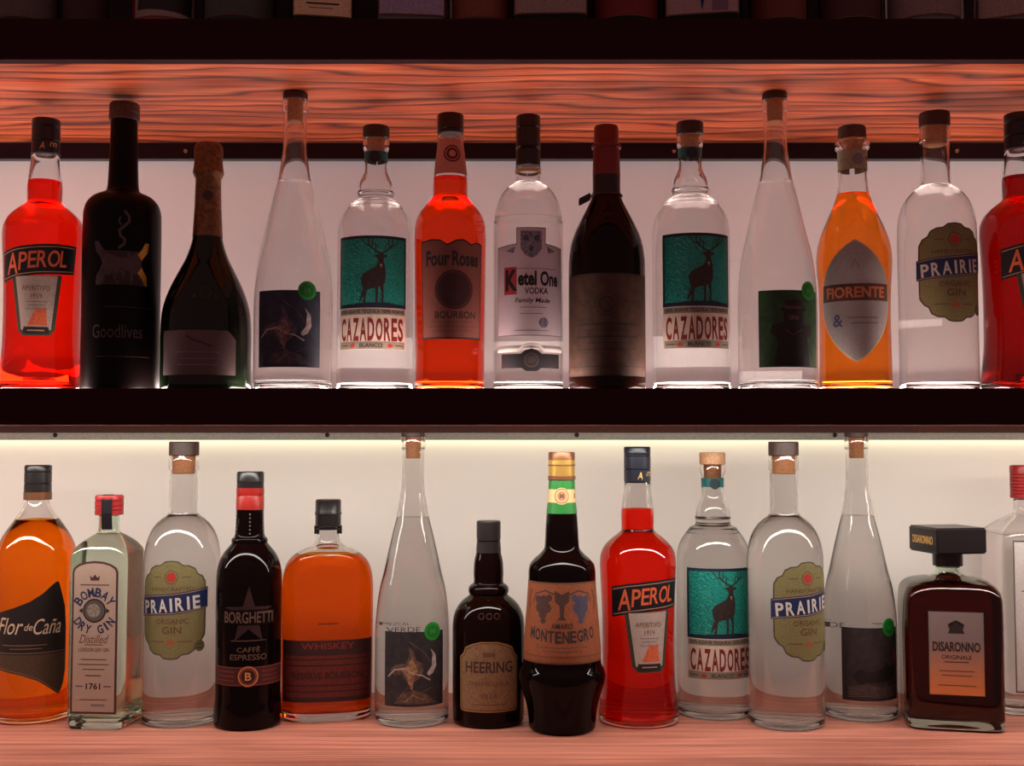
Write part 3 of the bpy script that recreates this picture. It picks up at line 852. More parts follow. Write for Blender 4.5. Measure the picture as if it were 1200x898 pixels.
def K_elder():
    t = thing('liqueur_bottle', '', 'bottle')
    B = Body([(37.5, 0), (39.6, 3), (40, 10), (39.8, 40), (39.4, 66), (39.3, 95), (40.2, 122), (41.6, 142), (41.8, 154), (40.6, 166), (37.6, 178), (32.4, 192), (26.4, 206), (21, 219), (17.8, 231), (16.4, 246), (16.2, 258), (16.4, 276), (16.6, 279, 1), (18.6, 280.5), (19.6, 284), (18.8, 289), (17, 291.5)])
    B.glass(G_CLEAR, t); B.liquid(L_ELDER, t, 228)
    c = cap('stopper', t, [(0, 291.8), (15, 291.8), (16, 292.6), (15.6, 305), (14.6, 306.4), (0, 306.4)], GREYWOOD)
    cap('cork', c, [(0, 272), (10.5, 272), (11.4, 273), (11.8, 291.7), (0, 291.7)], CORK)
    np_ = plain('neck_paper_green', srgb(150, 148, 120), 0.6, mottle=0.3)
    l = Label(); l.rect(0, 266, 96, 23, np_, 0)
    l.disc(6, 266, 7, INK_GREY, 1, n=12); l.rect(-14, 266, 16, 1, INK_GREY, 1); l.rect(22, 268, 12, 4, INK_BROWN, 1)
    l.build('neck_label', B, t)
    sil = plain('silver_paper', srgb(172, 164, 162), 0.4, 0.35, mottle=0.1, scale=500)
    edge = plain('silver_edge', srgb(206, 196, 150), 0.4, 0.4)
    band = plain('liqueur_band', srgb(92, 58, 48), 0.5, 0.2)
    def vesica(k):
        pts = []
        for i in range(25):
            a = i / 24
            pts.append((44 * k * math.sin(math.pi * a) ** 0.78, 101 + (a - 0.5) * 138 * k))
        return pts[1:-1] + [(0, 101 + 69 * k)] + [(-x, y) for x, y in pts[-2:0:-1]] + [(0, 101 - 69 * k)]
    l = Label()
    l.poly(vesica(1.0), edge, 0); l.poly(vesica(0.972), sil, 1)
    l.poly([(-41.2, 101), (41.2, 101), (40, 120), (-40, 120)], band, 2)
    l.text('FIORENTE', 0, 110.5, 68, 12.5, plain('liqueur_orange', srgb(196, 112, 70), 0.5), 3, bold=0.03)
    l.text('&', -20, 79, 12, 14, plain('amp_ink', srgb(70, 70, 104), 0.5), 3, bold=0.02)
    l.rect(8, 82, 34, 1.2, INK_GREY, 3); l.rect(10, 76, 30, 1.2, INK_GREY, 3)
    l.stroke([(-4, 138), (0, 146), (4, 138)], 1.0, INK_GREY, 3)
    l.build('label', B, t)
    return t

def K_amaro_black():
    t = thing('amaro_bottle', '', 'bottle')
    B = Body([(40.5, 0), (42.4, 2.5), (42.8, 8), (42.8, 80), (42.8, 196), (42.2, 206), (39.4, 215), (33, 222.5), (24, 227), (18.8, 230), (17.4, 234), (16.4, 250), (15.6, 275), (15, 300), (15, 312)])
    B.solid(MATTE_BLACK, t)
    cap('stopper', t, [(0, 312.2), (16.4, 312.2), (17, 313), (17, 319), (16.4, 320), (17, 321), (16.8, 330), (15.6, 332), (0, 332)], GREYWOOD)
    gr = plain('amaro_grey_print', srgb(74, 58, 58), 0.5); gold = plain('amaro_gold_print', srgb(220, 168, 70), 0.3, 0.6)
    dim = plain('amaro_dim_print', srgb(56, 34, 36), 0.5)
    l = Label()
    # wavy flame
    l.stroke([(2, 200), (7, 194), (7, 188), (2, 183), (-3, 178), (-2, 172), (3, 168), (2, 163), (-4, 158)], 3.0, gr, 1)
    l.stroke([(-2, 193), (-4, 188), (-1, 184)], 1.6, gr, 1)
    # two facing bowls that meet in the middle
    up = [(-26 + 52 * k / 14, 147 + 19 * (abs(k - 7) / 7) ** 2.4) for k in range(15)]
    dn = [(x, 283.5 - y) for x, y in up]
    l.poly(up[::-1] + [(-27.5, 158), (-21, 142), (-27.5, 126)] + dn + [(27.5, 126), (21, 142), (27.5, 158)], gr, 0)
    for s_, m_ in ((1, gold), (-1, dim)):
        l.poly([(s_ * 17, 152), (s_ * 22, 158), (s_ * 26, 166), (s_ * 31, 166), (s_ * 29, 155), (s_ * 21.5, 146)], m_, 1)
        l.poly([(s_ * 17, 131.5), (s_ * 22, 126), (s_ * 26, 117.5), (s_ * 29, 117.5), (s_ * 28, 128), (s_ * 21.5, 138)], m_, 1)
    l.rect(8, 93, 54, 0.8, dim, 0); l.rect(4, 38, 60, 0.8, dim, 0)
    l.text('Goodlives', -4, 66, 56, 15, dim, 1, bold=0.005)
    l.build('print', B, t)
    return t

def K_sparkling():
    t = thing('sparkling_wine_bottle', '', 'bottle')
    B = Body([(46, 0), (49, 3), (49.8, 9), (50, 40), (50, 68), (48.6, 89), (45.2, 104), (39.6, 119), (31, 137), (23.6, 152), (18.4, 167), (15.6, 182), (14, 215), (13.2, 246), (15, 250), (14, 254), (13, 270)])
    B.solid(DARK_GREEN, t)
    f = cap('foil_capsule', t, [(16.9, 176), (16.5, 182), (14.9, 212), (14.3, 243), (15.8, 246), (17.4, 250), (16.8, 254), (15.8, 262), (16.2, 276), (15.6, 281), (13, 284), (0, 285)], OLDGOLD)
    l = Label()
    BB = Body([(16.6, 176), (16.5, 182), (14.9, 212), (14.3, 243)])
    ln = plain('foil_line', srgb(56, 40, 36), 0.5)
    l.disc(0, 222, 6, ln, 0, n=12)
    l.build('foil_print', BB, f)
    pap = plain('wine_paper', srgb(96, 76, 76), 0.65, mottle=0.15)
    l = Label()
    l.poly([(-54, 17), (36, 17), (36, 56), (26, 66), (-54, 66)], pap, 0)
    l.stroke([(-20, 60), (-12, 55), (-2, 52), (8, 48)], 2.2, ln, 1)
    for k, wv in enumerate((50, 36, 44)): l.rect(-8, 42 - 7 * k, wv, 1.0, INK_GREY, 1)
    l.build('label', B, t)
    em = plain('wine_emblem', srgb(44, 46, 34), 0.5)
    l = Label(); l.ring(0, 108, 5, 6, em, 0)
    for s_ in (-1, 1): l.disc(s_ * 11, 104, 2.2, em, 0, n=10)
    l.build('emblem', B, t)
    return t

def K_rum():
    t = thing('rum_bottle', '', 'bottle')
    B = Body([(42, 0), (44.6, 3), (45, 9), (45.2, 50), (45.2, 120), (45.2, 182), (44.8, 194), (42.6, 204), (38, 214), (32, 223.5), (25.5, 233), (19, 242), (15.4, 248.5), (13.6, 254), (13.4, 258, 1), (12, 258, 1), (12, 280)])
    B.glass(G_CLEAR, t); B.liquid(L_RUM, t, 233)
    c = screw_cap(t, 15.6, 256.5, 298, CAP_BLACK, ribs=(276, 290))
    cap('cap_band', c, [(15.7, 256.8), (16.0, 257), (16.0, 265.5), (15.7, 265.8)], BROWN_FOIL)
    blk = plain('rum_black', srgb(24, 14, 12), 0.55)
    olv = plain('rum_olive', srgb(74, 54, 36), 0.6, mottle=0.3)
    line = plain('rum_line', srgb(130, 96, 64), 0.6)
    top = [(-62, 118), (-44, 128), (-24, 134), (-6, 141), (8, 150), (18, 159), (24, 163), (27, 161), (31, 148), (36, 132)]
    l = Label()
    l.poly(top + [(38, 110), (38, 80), (-62, 80)], blk, 0)
    l.poly([(-62, 80), (38, 80), (38, 60), (35, 44), (31, 34), (28, 32), (18, 40), (4, 50), (-14, 57), (-40, 62), (-62, 64)], olv, 0)
    l.stroke([(-60, 82), (37, 82)], 0.9, line, 1)
    l.stroke([(-60, 66), (-40, 64.5), (-14, 59.5), (4, 52.5), (18, 42.5), (28, 35)], 0.8, line, 1)
    crm = plain('rum_script', srgb(206, 178, 150), 0.6)
    l.text('Flor', -28, 113, 30, 19, crm, 2, shear=0.28); l.text('de', -6.5, 112, 9, 8, crm, 2, shear=0.25); l.text('Caña', 15, 112, 32, 18, crm, 2, shear=0.25)
    l.stroke([(-50, 112), (-44, 116), (-38, 114)], 1.0, crm, 2)
    l.rect(-12, 91, 52, 0.9, line, 2); l.rect(-10, 87, 36, 0.9, line, 2)
    l.build('label', B, t)
    return t

def K_drygin():
    def sec(z):
        if z < 200: return (1.0, 7.0)
        k = min(1, (z - 200) / 20); return (1.0, 7.0 + (2.0 - 7.0) * k)
    t = thing('dry_gin_bottle', '', 'bottle')
    B = Body([(31, 0), (33.4, 3), (33.8, 9), (34, 40), (34, 120), (34, 190), (33.4, 197), (30.2, 204), (24.6, 211), (17.6, 217), (12.8, 220.5), (11.8, 224), (11.6, 236), (11.8, 240, 1), (10.4, 240, 1), (10.4, 256)], sec, flat=True)
    B.glass(G_GREENISH, t, zb=13, segs=96); B.liquid(L_WATER, t, 218, zb=13, segs=96)
    c = screw_cap(t, 16.2, 240.6, 263.5, CAP_RED, ribs=(246, 251, 257))
    bl = plain('gin_seal_strip', srgb(24, 20, 26), 0.4)
    o = mesh_obj('seal_strip', [((x) * DU, y * DU, z * DU) for (x, y, z) in
        [(-6, -17, 258), (6, -17, 258), (6, -17, 243), (-6, -17, 243), (6, -12.7, 224), (-6, -12.7, 224), (-6, -12, 264.2), (6, -12, 264.2), (-6, 2, 264.2), (6, 2, 264.2)]],
        [(0, 1, 2, 3), (3, 2, 4, 5), (6, 7, 1, 0), (8, 9, 7, 6)], bl, t, smooth=False)
    o.rotation_euler = (0, 0, rad(14))
    brd = plain('gin_border', srgb(76, 30, 34), 0.6); pap = plain('gin_paper', srgb(172, 146, 130), 0.62, mottle=0.12)
    def arch(w, z0, z1, r):
        pts = [(-w, z0), (w, z0)]
        for k in range(9):
            a = math.pi * k / 8
            pts.append((w * math.cos(a), z1 - r + r * math.sin(a)))
        return pts
    l = Label()
    l.poly(arch(27, 18, 190, 12), brd, 0); l.poly(arch(24.6, 20.4, 187.6, 10.5), pap, 1)
    l.arc_text('BOMBAY', 0, 132, 22.5, 146, 34, 10.5, 7.6, INK_NAVY, 2, True, bold=0.03)
    l.arc_text('DRY GIN', 0, 136, 24, 217, 323, 10, 6.8, INK_NAVY, 2, False, bold=0.03)
    l.disc(0, 134, 13.5, plain('gin_seal', srgb(86, 74, 70), 0.6), 2); l.ring(0, 134, 12, 13.5, INK, 3)
    l.disc(-1, 134, 8, plain('gin_portrait', srgb(132, 118, 106), 0.6, mottle=0.4, scale=400), 3, n=12)
    for s_ in (-1, 1): l.poly([(s_ * 14, 131), (s_ * 18, 134), (s_ * 14, 137)], INK, 3)
    l.poly([(-5, 168), (5, 168), (6, 174), (3, 171), (0, 175), (-3, 171), (-6, 174)], brd, 2)
    l.rect(0, 163, 34, 1.2, INK_BROWN, 2)
    l.text('Distilled', 0, 102, 32, 9.5, INK_BROWN, 2, shear=0.3)
    l.rect(0, 95.5, 22, 0.9, INK_BROWN, 2)
    l.text('LONDON DRY GIN', 0, 90, 36, 4.4, INK_BROWN, 2, bold=0.01)
    for k, wv in enumerate((30, 36, 26)): l.rect(0, 79 - 5.5 * k, wv, 0.9, INK_BROWN, 2)
    l.rect(0, 61, 18, 1.2, INK_BROWN, 2)
    l.text('1761', 0, 49, 17, 7, INK, 2, bold=0.02)
    for s_ in (-1, 1): l.rect(s_ * 16.5, 49, 9, 0.9, INK, 2)
    l.rect(0, 34, 32, 0.9, INK_BROWN, 2); l.rect(6, 28, 16, 2.4, INK_GREY, 2)
    l.build('label', B, t, dv=8)
    return t

def K_coffee():
    t = thing('coffee_liqueur_bottle', '', 'bottle')
    B = Body([(36, 0), (38.6, 3), (38.8, 10), (38.2, 22), (37.4, 32), (37.4, 90), (37.4, 168), (36.6, 178), (34, 188), (29.4, 197), (23.4, 204.5), (20.6, 208, 1), (20.8, 211), (20.2, 213.5, 1), (17.6, 216), (16.6, 222), (15.8, 245), (15.4, 250), (15, 275)])
    B.solid(DARK, t)
    rb = [(0, 272.5), (15.7, 272.5)] + [q for z in (275, 277, 279) for q in ((15.7, z - .5), (15.0, z), (15.7, z + .5))] + [(15.7, 289), (14.6, 291), (0, 291)]
    cap('cap', t, rb, CAP_BLACK)
    cap('neck_band', t, [(15.4, 247), (16.2, 247), (16.1, 262), (15.7, 263), (16.1, 264), (16, 272), (15.2, 272.2)], RED_FOIL)
    dots = Label()
    pale = plain('neck_bead', srgb(120, 100, 96), 0.3)
    for a in (-18, 0, 18):
        for k in range(6): dots.disc(a, 220 + k * 4.4, 0.9, pale, 0, n=6)
    dots.build('neck_print', B, t)
    star = plain('coffee_star', srgb(42, 8, 8), 0.5); tx = plain('coffee_text', srgb(94, 64, 52), 0.5); em = plain('coffee_seal', srgb(124, 48, 28), 0.5); gold = plain('coffee_gold', srgb(206, 140, 78), 0.5)
    l = Label()
    sp = []
    for k in range(10):
        a = rad(90 + 36 * k); R_ = 34 if k % 2 == 0 else 14
        sp.append((R_ * 0.8 * math.cos(a), 128 + R_ * math.sin(a)))
    l.poly(sp, star, 0)
    l.rect(0, 127, 64, 17, MATTE_BLACK, 1)
    l.text('BORGHETTI', 0, 127, 58, 13, tx, 2, bold=0.015)
    l.rect(0, 137.5, 56, 0.9, star, 2)
    l.text('CAFFÈ', 0, 91.5, 26, 7, tx, 2, bold=0.01); l.text('ESPRESSO', 0, 82.5, 42, 6.5, tx, 2, bold=0.01)
    l.rect(0, 101, 40, 0.9, tx, 2)
    l.rect(0, 61, 96, 21, plain('coffee_red_band', srgb(62, 14, 12), 0.5, mottle=0.25), 0)
    l.rect(0, 71, 96, 1, em, 1); l.rect(0, 51, 96, 1, em, 1)
    l.disc(0, 61, 12, em, 2); l.ring(0, 61, 10, 11, gold, 3); l.disc(0, 61, 7.5, star, 3); l.text('B', 0, 61, 7, 9, gold, 4, bold=0.02)
    for s_ in (-1, 1):
        for k in range(3): l.rect(s_ * 28, 66 - 5 * k, 24, 1.0, em, 1)
    l.build('label', B, t)
    return t

def K_reserve():
    def sec(z):
        if z < 178: return (0.60, 2.7)
        k = min(1, (z - 178) / 26); k = k * k * (3 - 2 * k)
        return (0.60 + 0.40 * k, 2.7 - 0.7 * k)
    t = thing('whiskey_flask_bottle', '', 'bottle')
    B = Body([(47, 0), (51.4, 4), (52.6, 12), (53.4, 40), (54, 90), (54, 140), (53.8, 158), (51.8, 172), (47.6, 183), (40.6, 191), (29, 198), (19, 202), (15.2, 206), (13.4, 211), (13, 220), (13.2, 225, 1), (12, 225, 1), (12, 240)], sec, flat=True)
    B.glass(G_CLEAR, t, zb=11, segs=96); B.liquid(L_RYE, t, 192, zb=11, segs=96)
    c = cap('cap', t, [(0, 225.2), (14.6, 225.2), (15.4, 226), (15.2, 238), (15.9, 239), (15.9, 241.5), (15.2, 243), (15.2, 255), (14, 257), (0, 257)], CAP_BLACK)
    for s_ in (-1, 1):
        box('seal_tab', ((s_ * 14.4 - 2) * DU, -3 * DU, 216 * DU), ((s_ * 14.4 + 2) * DU, 3 * DU, 226 * DU), CAP_BLACK, c, bevel=0.0004)
    cap('neck_ring', c, [(13.6, 221), (14.2, 221.2), (14.2, 222.6), (13.6, 222.8)], CAP_BLACK)
    red = plain('whiskey_label', srgb(92, 22, 14), 0.6, mottle=0.3, scale=300); dk = plain('whiskey_dark', srgb(46, 10, 8), 0.6); rim = plain('whiskey_rim', srgb(120, 34, 18), 0.6)
    l = Label()
    l.poly([(-51.5, 95), (51.5, 95), (51, 24), (-51, 24)], red, 0)
    l.rect(0, 86, 102, 17, dk, 1); l.rect(0, 27, 101, 5, dk, 1)
    l.text('WHISKEY', 0, 88.5, 62, 7.5, rim, 2, bold=0.01)
    for z in (73, 66, 43, 36): l.rect(0, z, 98, 1.8, dk, 1)
    l.text('RESERVE BOURBON', 0, 54.5, 82, 8, dk, 2, bold=0.03)
    l.build('label', B, t)
    l = Label()
    em = glass('embossed_glass', (0.9, 0.3, 0.06, 1), 1.5, 0.25)
    l.rect(0, 114, 24, 1.2, dk, 0)
    l.build('embossed_line', B, t)
    return t

def K_cherry():
    t = thing('cherry_liqueur_bottle', '', 'bottle')
    B = Body([(38, 0), (41, 3), (41.6, 9), (42, 40), (42.2, 100), (42, 114), (40.4, 124), (36.6, 133), (30.4, 140.5), (24, 145.5), (22, 147.5, 1), (23.4, 149.5), (23.4, 155), (21, 158.5, 1), (17.8, 160.5), (17.6, 172), (16.8, 186), (14.6, 196), (13.8, 206), (13.8, 214)])
    B.solid(DARK_BROWN, t)
    cap('cap', t, [(14.0, 190), (14.8, 190.5), (14.4, 202), (13.7, 210), (14.2, 213.5), (14.2, 231.5), (13.2, 233), (0, 233)], plain('cherry_cap', srgb(34, 28, 28), 0.4))
    gold = plain('cherry_gold', srgb(176, 130, 76), 0.45, 0.3); pap = plain('cherry_paper', srgb(130, 96, 66), 0.65, mottle=0.3, scale=500)
    def shape(k):
        w = 37 * k; z0 = 59 - 39.5 * k; z1 = 59 + 39.5 * k
        pts = [(-w + 4, z0), (w - 4, z0), (w - 1, z0 + 1.2), (w, z0 + 4), (w, z1 - 18), (w - 5, z1 - 14), (w - 8, z1 - 7)]
        pts += [(w * 0.55, z1 - 3), (w * 0.25, z1), (-w * 0.25, z1), (-w * 0.55, z1 - 3)]
        pts += [(-w + 8, z1 - 7), (-w + 5, z1 - 14), (-w, z1 - 18), (-w, z0 + 4), (-w + 1, z0 + 1.2)]
        return pts
    l = Label()
    l.poly(shape(1.0), gold, 0); l.poly(shape(0.97), plain('cherry_rim', srgb(66, 40, 28), 0.6), 1); l.poly(shape(0.945), pap, 2)
    l.text('HEERING', 0, 70, 56, 13, plain('cherry_ink', srgb(54, 26, 22), 0.6), 3, bold=0.02)
    l.text('CHERRY LIQUEUR', 0, 51, 48, 5.6, INK_BROWN, 3, bold=0.012)
    l.text('1818', 0, 37.5, 18, 5.4, INK_BROWN, 3, bold=0.01)
    l.rect(0, 28, 40, 0.9, INK_BROWN, 3); l.rect(0, 84, 14, 5, plain('cherry_crown', srgb(100, 66, 44), 0.6), 3)
    l.build('label', B, t)
    l = Label(); em = plain('cherry_emboss', srgb(66, 40, 34), 0.2)
    for dx in (-9, 0, 9): l.ring(dx, 127, 2.6, 3.6, em, 0, n=14)
    l.build('embossed_rings', B, t)
    return t

def K_montenegro():
    t = thing('herbal_liqueur_bottle', '', 'bottle')
    B = Body([(35, 0), (37.6, 3), (38.2, 8), (39.4, 20), (42.4, 34), (46.4, 47), (48.8, 56), (49.2, 62), (48.2, 67), (46, 71), (44.6, 75), (44.2, 90), (42.6, 110), (40, 146), (38.6, 168), (38.2, 180), (36.6, 186), (31.4, 192.5), (24.6, 198.5), (20.4, 204), (19.4, 212), (18.8, 226), (17.4, 244), (15.4, 262), (14.4, 282), (13.5, 284)])
    B.solid(DARK, t)
    c = cap('cap', t, [(0, 284.2), (15.2, 284.2), (15.4, 286.5), (15, 287), (15.2, 305), (0, 305)], GOLD)
    cap('cap_top', c, [(15.0, 304.6), (15.3, 305), (15.3, 312), (14.6, 314), (0, 314)], BROWN_FOIL)
    cap('cap_ring', c, [(15.3, 282), (15.9, 282.3), (15.9, 286.2), (15.3, 286.6)], BROWN_FOIL)
    cap('cap_line', c, [(15.1, 298), (15.6, 298.2), (15.6, 299.6), (15.1, 299.8)], BROWN_FOIL)
    gr = plain('collar_green', srgb(28, 108, 40), 0.45); crm = plain('collar_cream', srgb(206, 164, 116), 0.5)
    l = Label()
    l.rect(0, 263, 98, 38, gr, 0)
    l.rect(0, 264, 98, 15, crm, 1); l.disc(0, 264, 9.5, crm, 2); l.ring(0, 264, 7.4, 8.4, INK_BROWN, 3); l.disc(0, 264, 5.6, plain('collar_seal', srgb(170, 110, 80), 0.5), 3, n=12)
    l.text('M', 0, 264, 5, 6, INK_BROWN, 4, bold=0.02); l.rect(19, 264, 3.5, 6, INK_BROWN, 2)
    l.build('neck_label', B, t, R0=16)
    pap = plain('herbal_paper', srgb(142, 74, 40), 0.62, mottle=0.22, scale=500)
    vine = plain('herbal_vine', srgb(70, 40, 34), 0.6, mottle=0.3); blue = plain('herbal_blue', srgb(66, 62, 84), 0.6, mottle=0.3)
    l = Label()
    l.poly([(-58, 80), (58, 80), (58, 169), (-58, 169)], INK_BROWN, 0)
    l.poly([(-57, 82), (57, 82), (57, 167), (-57, 167)], pap, 1)
    for s_, m_ in ((-1, vine), (1, blue)):
        for dx, dz, r_ in ((22, 148, 7), (27, 141, 6), (18, 141, 6), (23, 134, 5.5), (30, 150, 4.5), (22, 127, 3.5), (15, 152, 4)):
            l.disc(s_ * dx, dz, r_, m_, 2, n=8)
        l.stroke([(s_ * 9, 156), (s_ * 20, 160), (s_ * 34, 156), (s_ * 38, 146)], 1.8, vine, 2)
        l.stroke([(s_ * 42, 160), (s_ * 46, 150), (s_ * 44, 138)], 2.2, vine, 2)
    l.poly([(-9, 160), (0, 156), (9, 160), (8, 148), (3, 144), (2, 132), (5, 128), (-5, 128), (-2, 132), (-3, 144), (-8, 148)], vine, 2)
    l.text('AMARO', 0, 121.5, 24, 6, INK, 3, bold=0.015)
    xs = [(-36 + 8 * k) for k in range(10)]
    for i, (ch, x) in enumerate(zip('MONTENEGRO', xs)):
        l.text(ch, x, 109.5 + abs(i - 4.5) ** 2 * 0.18, 7.2, 13, plain('herbal_ink', srgb(44, 28, 30), 0.6), 3, bold=0.03)
    for z, wv in ((98, 60), (94, 44), (88, 108)): l.rect(0, z, wv, 1.0, INK_BROWN, 2)
    l.build('label', B, t)
    return t

def K_amaretto():
    def sec(z):
        if z < 152: return (1.0, 8.0)
        k = min(1, (z - 152) / 18); return (1.0, 8.0 - 6.0 * k)
    t = thing('amaretto_bottle', '', 'bottle')
    B = Body([(49, 0), (52.4, 3), (53, 9), (53.4, 60), (53.4, 140), (52.6, 149), (50, 157), (45, 162.5), (35, 166), (22, 168.5), (15.4, 171.5), (13.4, 175), (13.2, 180, 1), (12, 180, 1), (12, 190)], sec, flat=True)
    B.glass(G_GREENISH, t, zb=14, segs=112); B.liquid(L_AMARETTO, t, 166, zb=14, segs=112)
    c = cap('cap_collar', t, [(0, 180.6), (16.4, 180.6), (17, 181.4), (17, 195), (0, 195)], CAP_BLACK)
    w = 31.5 * DU
    bm = bmesh.new(); bmesh.ops.create_cube(bm, size=1)
    for v in bm.verts: v.co = Vector((v.co.x * 2 * w, v.co.y * 2 * w, (211.5 + v.co.z * 30) * DU))
    bmesh.ops.bevel(bm, geom=bm.edges[:], offset=0.0016, segments=3, affect='EDGES')
    R30 = Matrix.Rotation(rad(23), 4, 'Z'); bm.transform(R30)
    me = bpy.data.meshes.new('square_cap'); bm.to_mesh(me); bm.free(); me.materials.append(CAP_BLACK)
    sc = link(bpy.data.objects.new('square_cap', me), t)
    # gold lettering on the left side of the cap
    l = Label(); l.text('DISARONNO', 0, 211.5, 44, 9.5, INK_GOLD, 0, bold=0.02)
    for v in l.bm.verts:
        v.co = Vector((-w - 0.00015, -v.co.x * DU, v.co.y * DU))
    l.bm.transform(R30)
    bmesh.ops.triangulate(l.bm, faces=l.bm.faces[:])
    me = bpy.data.meshes.new('cap_lettering'); l.bm.to_mesh(me); l.bm.free(); me.materials.append(INK_GOLD)
    link(bpy.data.objects.new('cap_lettering', me), sc)
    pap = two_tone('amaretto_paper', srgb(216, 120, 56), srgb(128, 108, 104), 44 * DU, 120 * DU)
    ink = plain('amaretto_ink', srgb(40, 24, 22), 0.6)
    l = Label()
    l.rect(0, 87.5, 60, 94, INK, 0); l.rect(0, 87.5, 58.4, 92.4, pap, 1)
    l.text('DISARONNO', 0, 95, 51, 11, ink, 2, bold=0.035)
    l.poly([(-9, 110), (9, 110), (7, 114), (9, 120), (4, 118), (0, 125), (-4, 118), (-9, 120), (-7, 114)], ink, 2)
    l.text('ORIGINALE', 0, 83.5, 32, 4.6, ink, 2, bold=0.01)
    l.rect(0, 78, 26, 0.9, ink, 2)
    l.rect(0, 68, 38, 0.9, INK_BROWN, 2); l.rect(0, 63, 32, 0.9, INK_BROWN, 2); l.rect(0, 52, 40, 0.9, INK_BROWN, 2)
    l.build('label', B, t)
    return t

def K_bigsquare():
    def sec(z):
        if z < 212: return (1.0, 8.0)
        k = min(1, (z - 212) / 26); return (1.0, 8.0 - 6.0 * k)
    t = thing('square_gin_bottle', '', 'bottle')
    B = Body([(40, 0), (43, 3), (43.4, 9), (43.6, 60), (43.6, 140), (43.6, 206), (43, 212), (39.5, 219), (30, 228), (20, 235), (14.6, 240), (13, 245), (13, 256, 1), (11.6, 256, 1), (11.6, 272)], sec, flat=True)
    B.glass(G_CLEAR, t, zb=12, segs=96); B.liquid(L_WATER, t, 214, zb=12, segs=96)
    screw_cap(t, 16.8, 256.6, 297, CAP_RED, ribs=(262, 266, 270, 274, 278, 282, 286))
    pap = plain('big_gin_paper', srgb(196, 186, 182), 0.6, mottle=0.12); brd = plain('big_gin_border', srgb(96, 78, 78), 0.6)
    l = Label(); l.rect(2, 118, 66, 180, brd, 0); l.rect(2, 118, 63, 176, pap, 1)
    for k, wv in enumerate((40, 48, 30, 44, 36)): l.rect(2, 170 - 22 * k, wv, 1.4, brd, 2)
    l.build('label', B, t, dv=8)
    return t

# ------------------------------------------------------------------ placing
F = 1356.0
def place(o, px, d, z, yaw=0, label=None):
    """px: bearing of the bottle's axis, d: distance along the room, yaw: turn away from facing the viewer"""
    x = (px - 600) / F * (d * 0.9986 + (z + 0.14) * 0.0523)
    o.location = (x, d, z)
    o.rotation_euler = (0, 0, rad(yaw) - math.atan2(x, d))
    if label: o['label'] = label
    return o

DM = 1.14
# ---- bottom row
place(K_rum(), 42, 1.215, Z_LOW, 0, 'amber rum bottle with black flag-shaped script label, far left of bottom row')
place(K_drygin(), 126.5, 1.188, Z_LOW, -24, 'square clear gin bottle with red cap and tall arched pink-beige label, bottom row')
p0, PB = K_prairie()
place(p0, 213.5, 1.20, Z_LOW, -16, 'clear gin bottle with olive badge label beside the red-capped square bottle, bottom row')
place(K_coffee(), 292, 1.185, Z_LOW, 0, 'slim black bottle with red neck band and red star label, bottom row')
place(K_reserve(), 384, 1.215, Z_LOW, 2, 'broad flat flask of copper whiskey with black cap and dark red label band')
mz, MB = K_mezcal('tan')
place(mz, 483.5, 1.20, Z_LOW, 4, 'tall clear cone-necked bottle between the copper flask and short black bottle, bottom row')
place(K_cherry(), 572.5, 1.195, Z_LOW, 1, 'short black bottle with tan arched label, lowest bottle of the bottom row')
place(K_montenegro(), 658.5, 1.165, Z_LOW, 0, 'black bulging bottle with orange label, green neck collar and gold cap')
ap = K_aperol()
place(ap, 747.5, 1.20, Z_LOW, 18, 'red-orange aperitif bottle with slanted black banner, in the bottom row')
tq, TB = K_tequila()
place(tq, 836, 1.232, Z_LOW, 13, 'clear tequila bottle with teal stag label and pale wooden stopper, in the bottom row')

def light_band_sheet(root, B, z0, z1, w, u=0):
    """added white sheet behind a bottle, imitating a bright band of refracted light"""
    l = Label(); l.rect(u, (z0 + z1) / 2, w, z1 - z0, LIGHT_BAND, 0)
    l.build('refracted_light_band', B, root, back=True)
    return root

def shaded_top(root):
    for ch in root.children:
        if ch.name.startswith('stopper'):
            ch.data = ch.data.copy(); ch.data.materials[0] = DARKWOOD_AND_SHADE  # shade put into the colour: the pale stopper gets no front light
    return root

def place_copy(src, *a, **k):
    return place(dup(src, ''), *a, **k)

place_copy(p0, 920, 1.188, Z_LOW, 35, 'clear gin bottle with olive badge label turned right, beside the bottom-row stag bottle')

def mezcal_copy(art, *a, back=True):
    r = mz.copy(); C.objects.link(r)
    for ch in list(mz.children):
        if ch.name.split('.')[0] in (('label', 'sticker') if back else ('label', 'sticker', 'back_print')): continue
        c = ch.copy(); C.objects.link(c); c.parent = r
        for g in list(ch.children):
            d = g.copy(); C.objects.link(d); d.parent = c
    mezcal_label(MB, r, art)
    return place(r, *a)
mezcal_copy('dusk', 1006, 1.225, Z_LOW, 22, 'tall clear cone-necked bottle with a dark brown picture label, left of the square-capped bottle')
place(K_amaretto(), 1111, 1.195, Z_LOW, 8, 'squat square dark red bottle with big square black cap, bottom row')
place(K_bigsquare(), 1203, 1.25, Z_LOW, 20, 'large square clear bottle with red ribbed cap at right edge of bottom row')

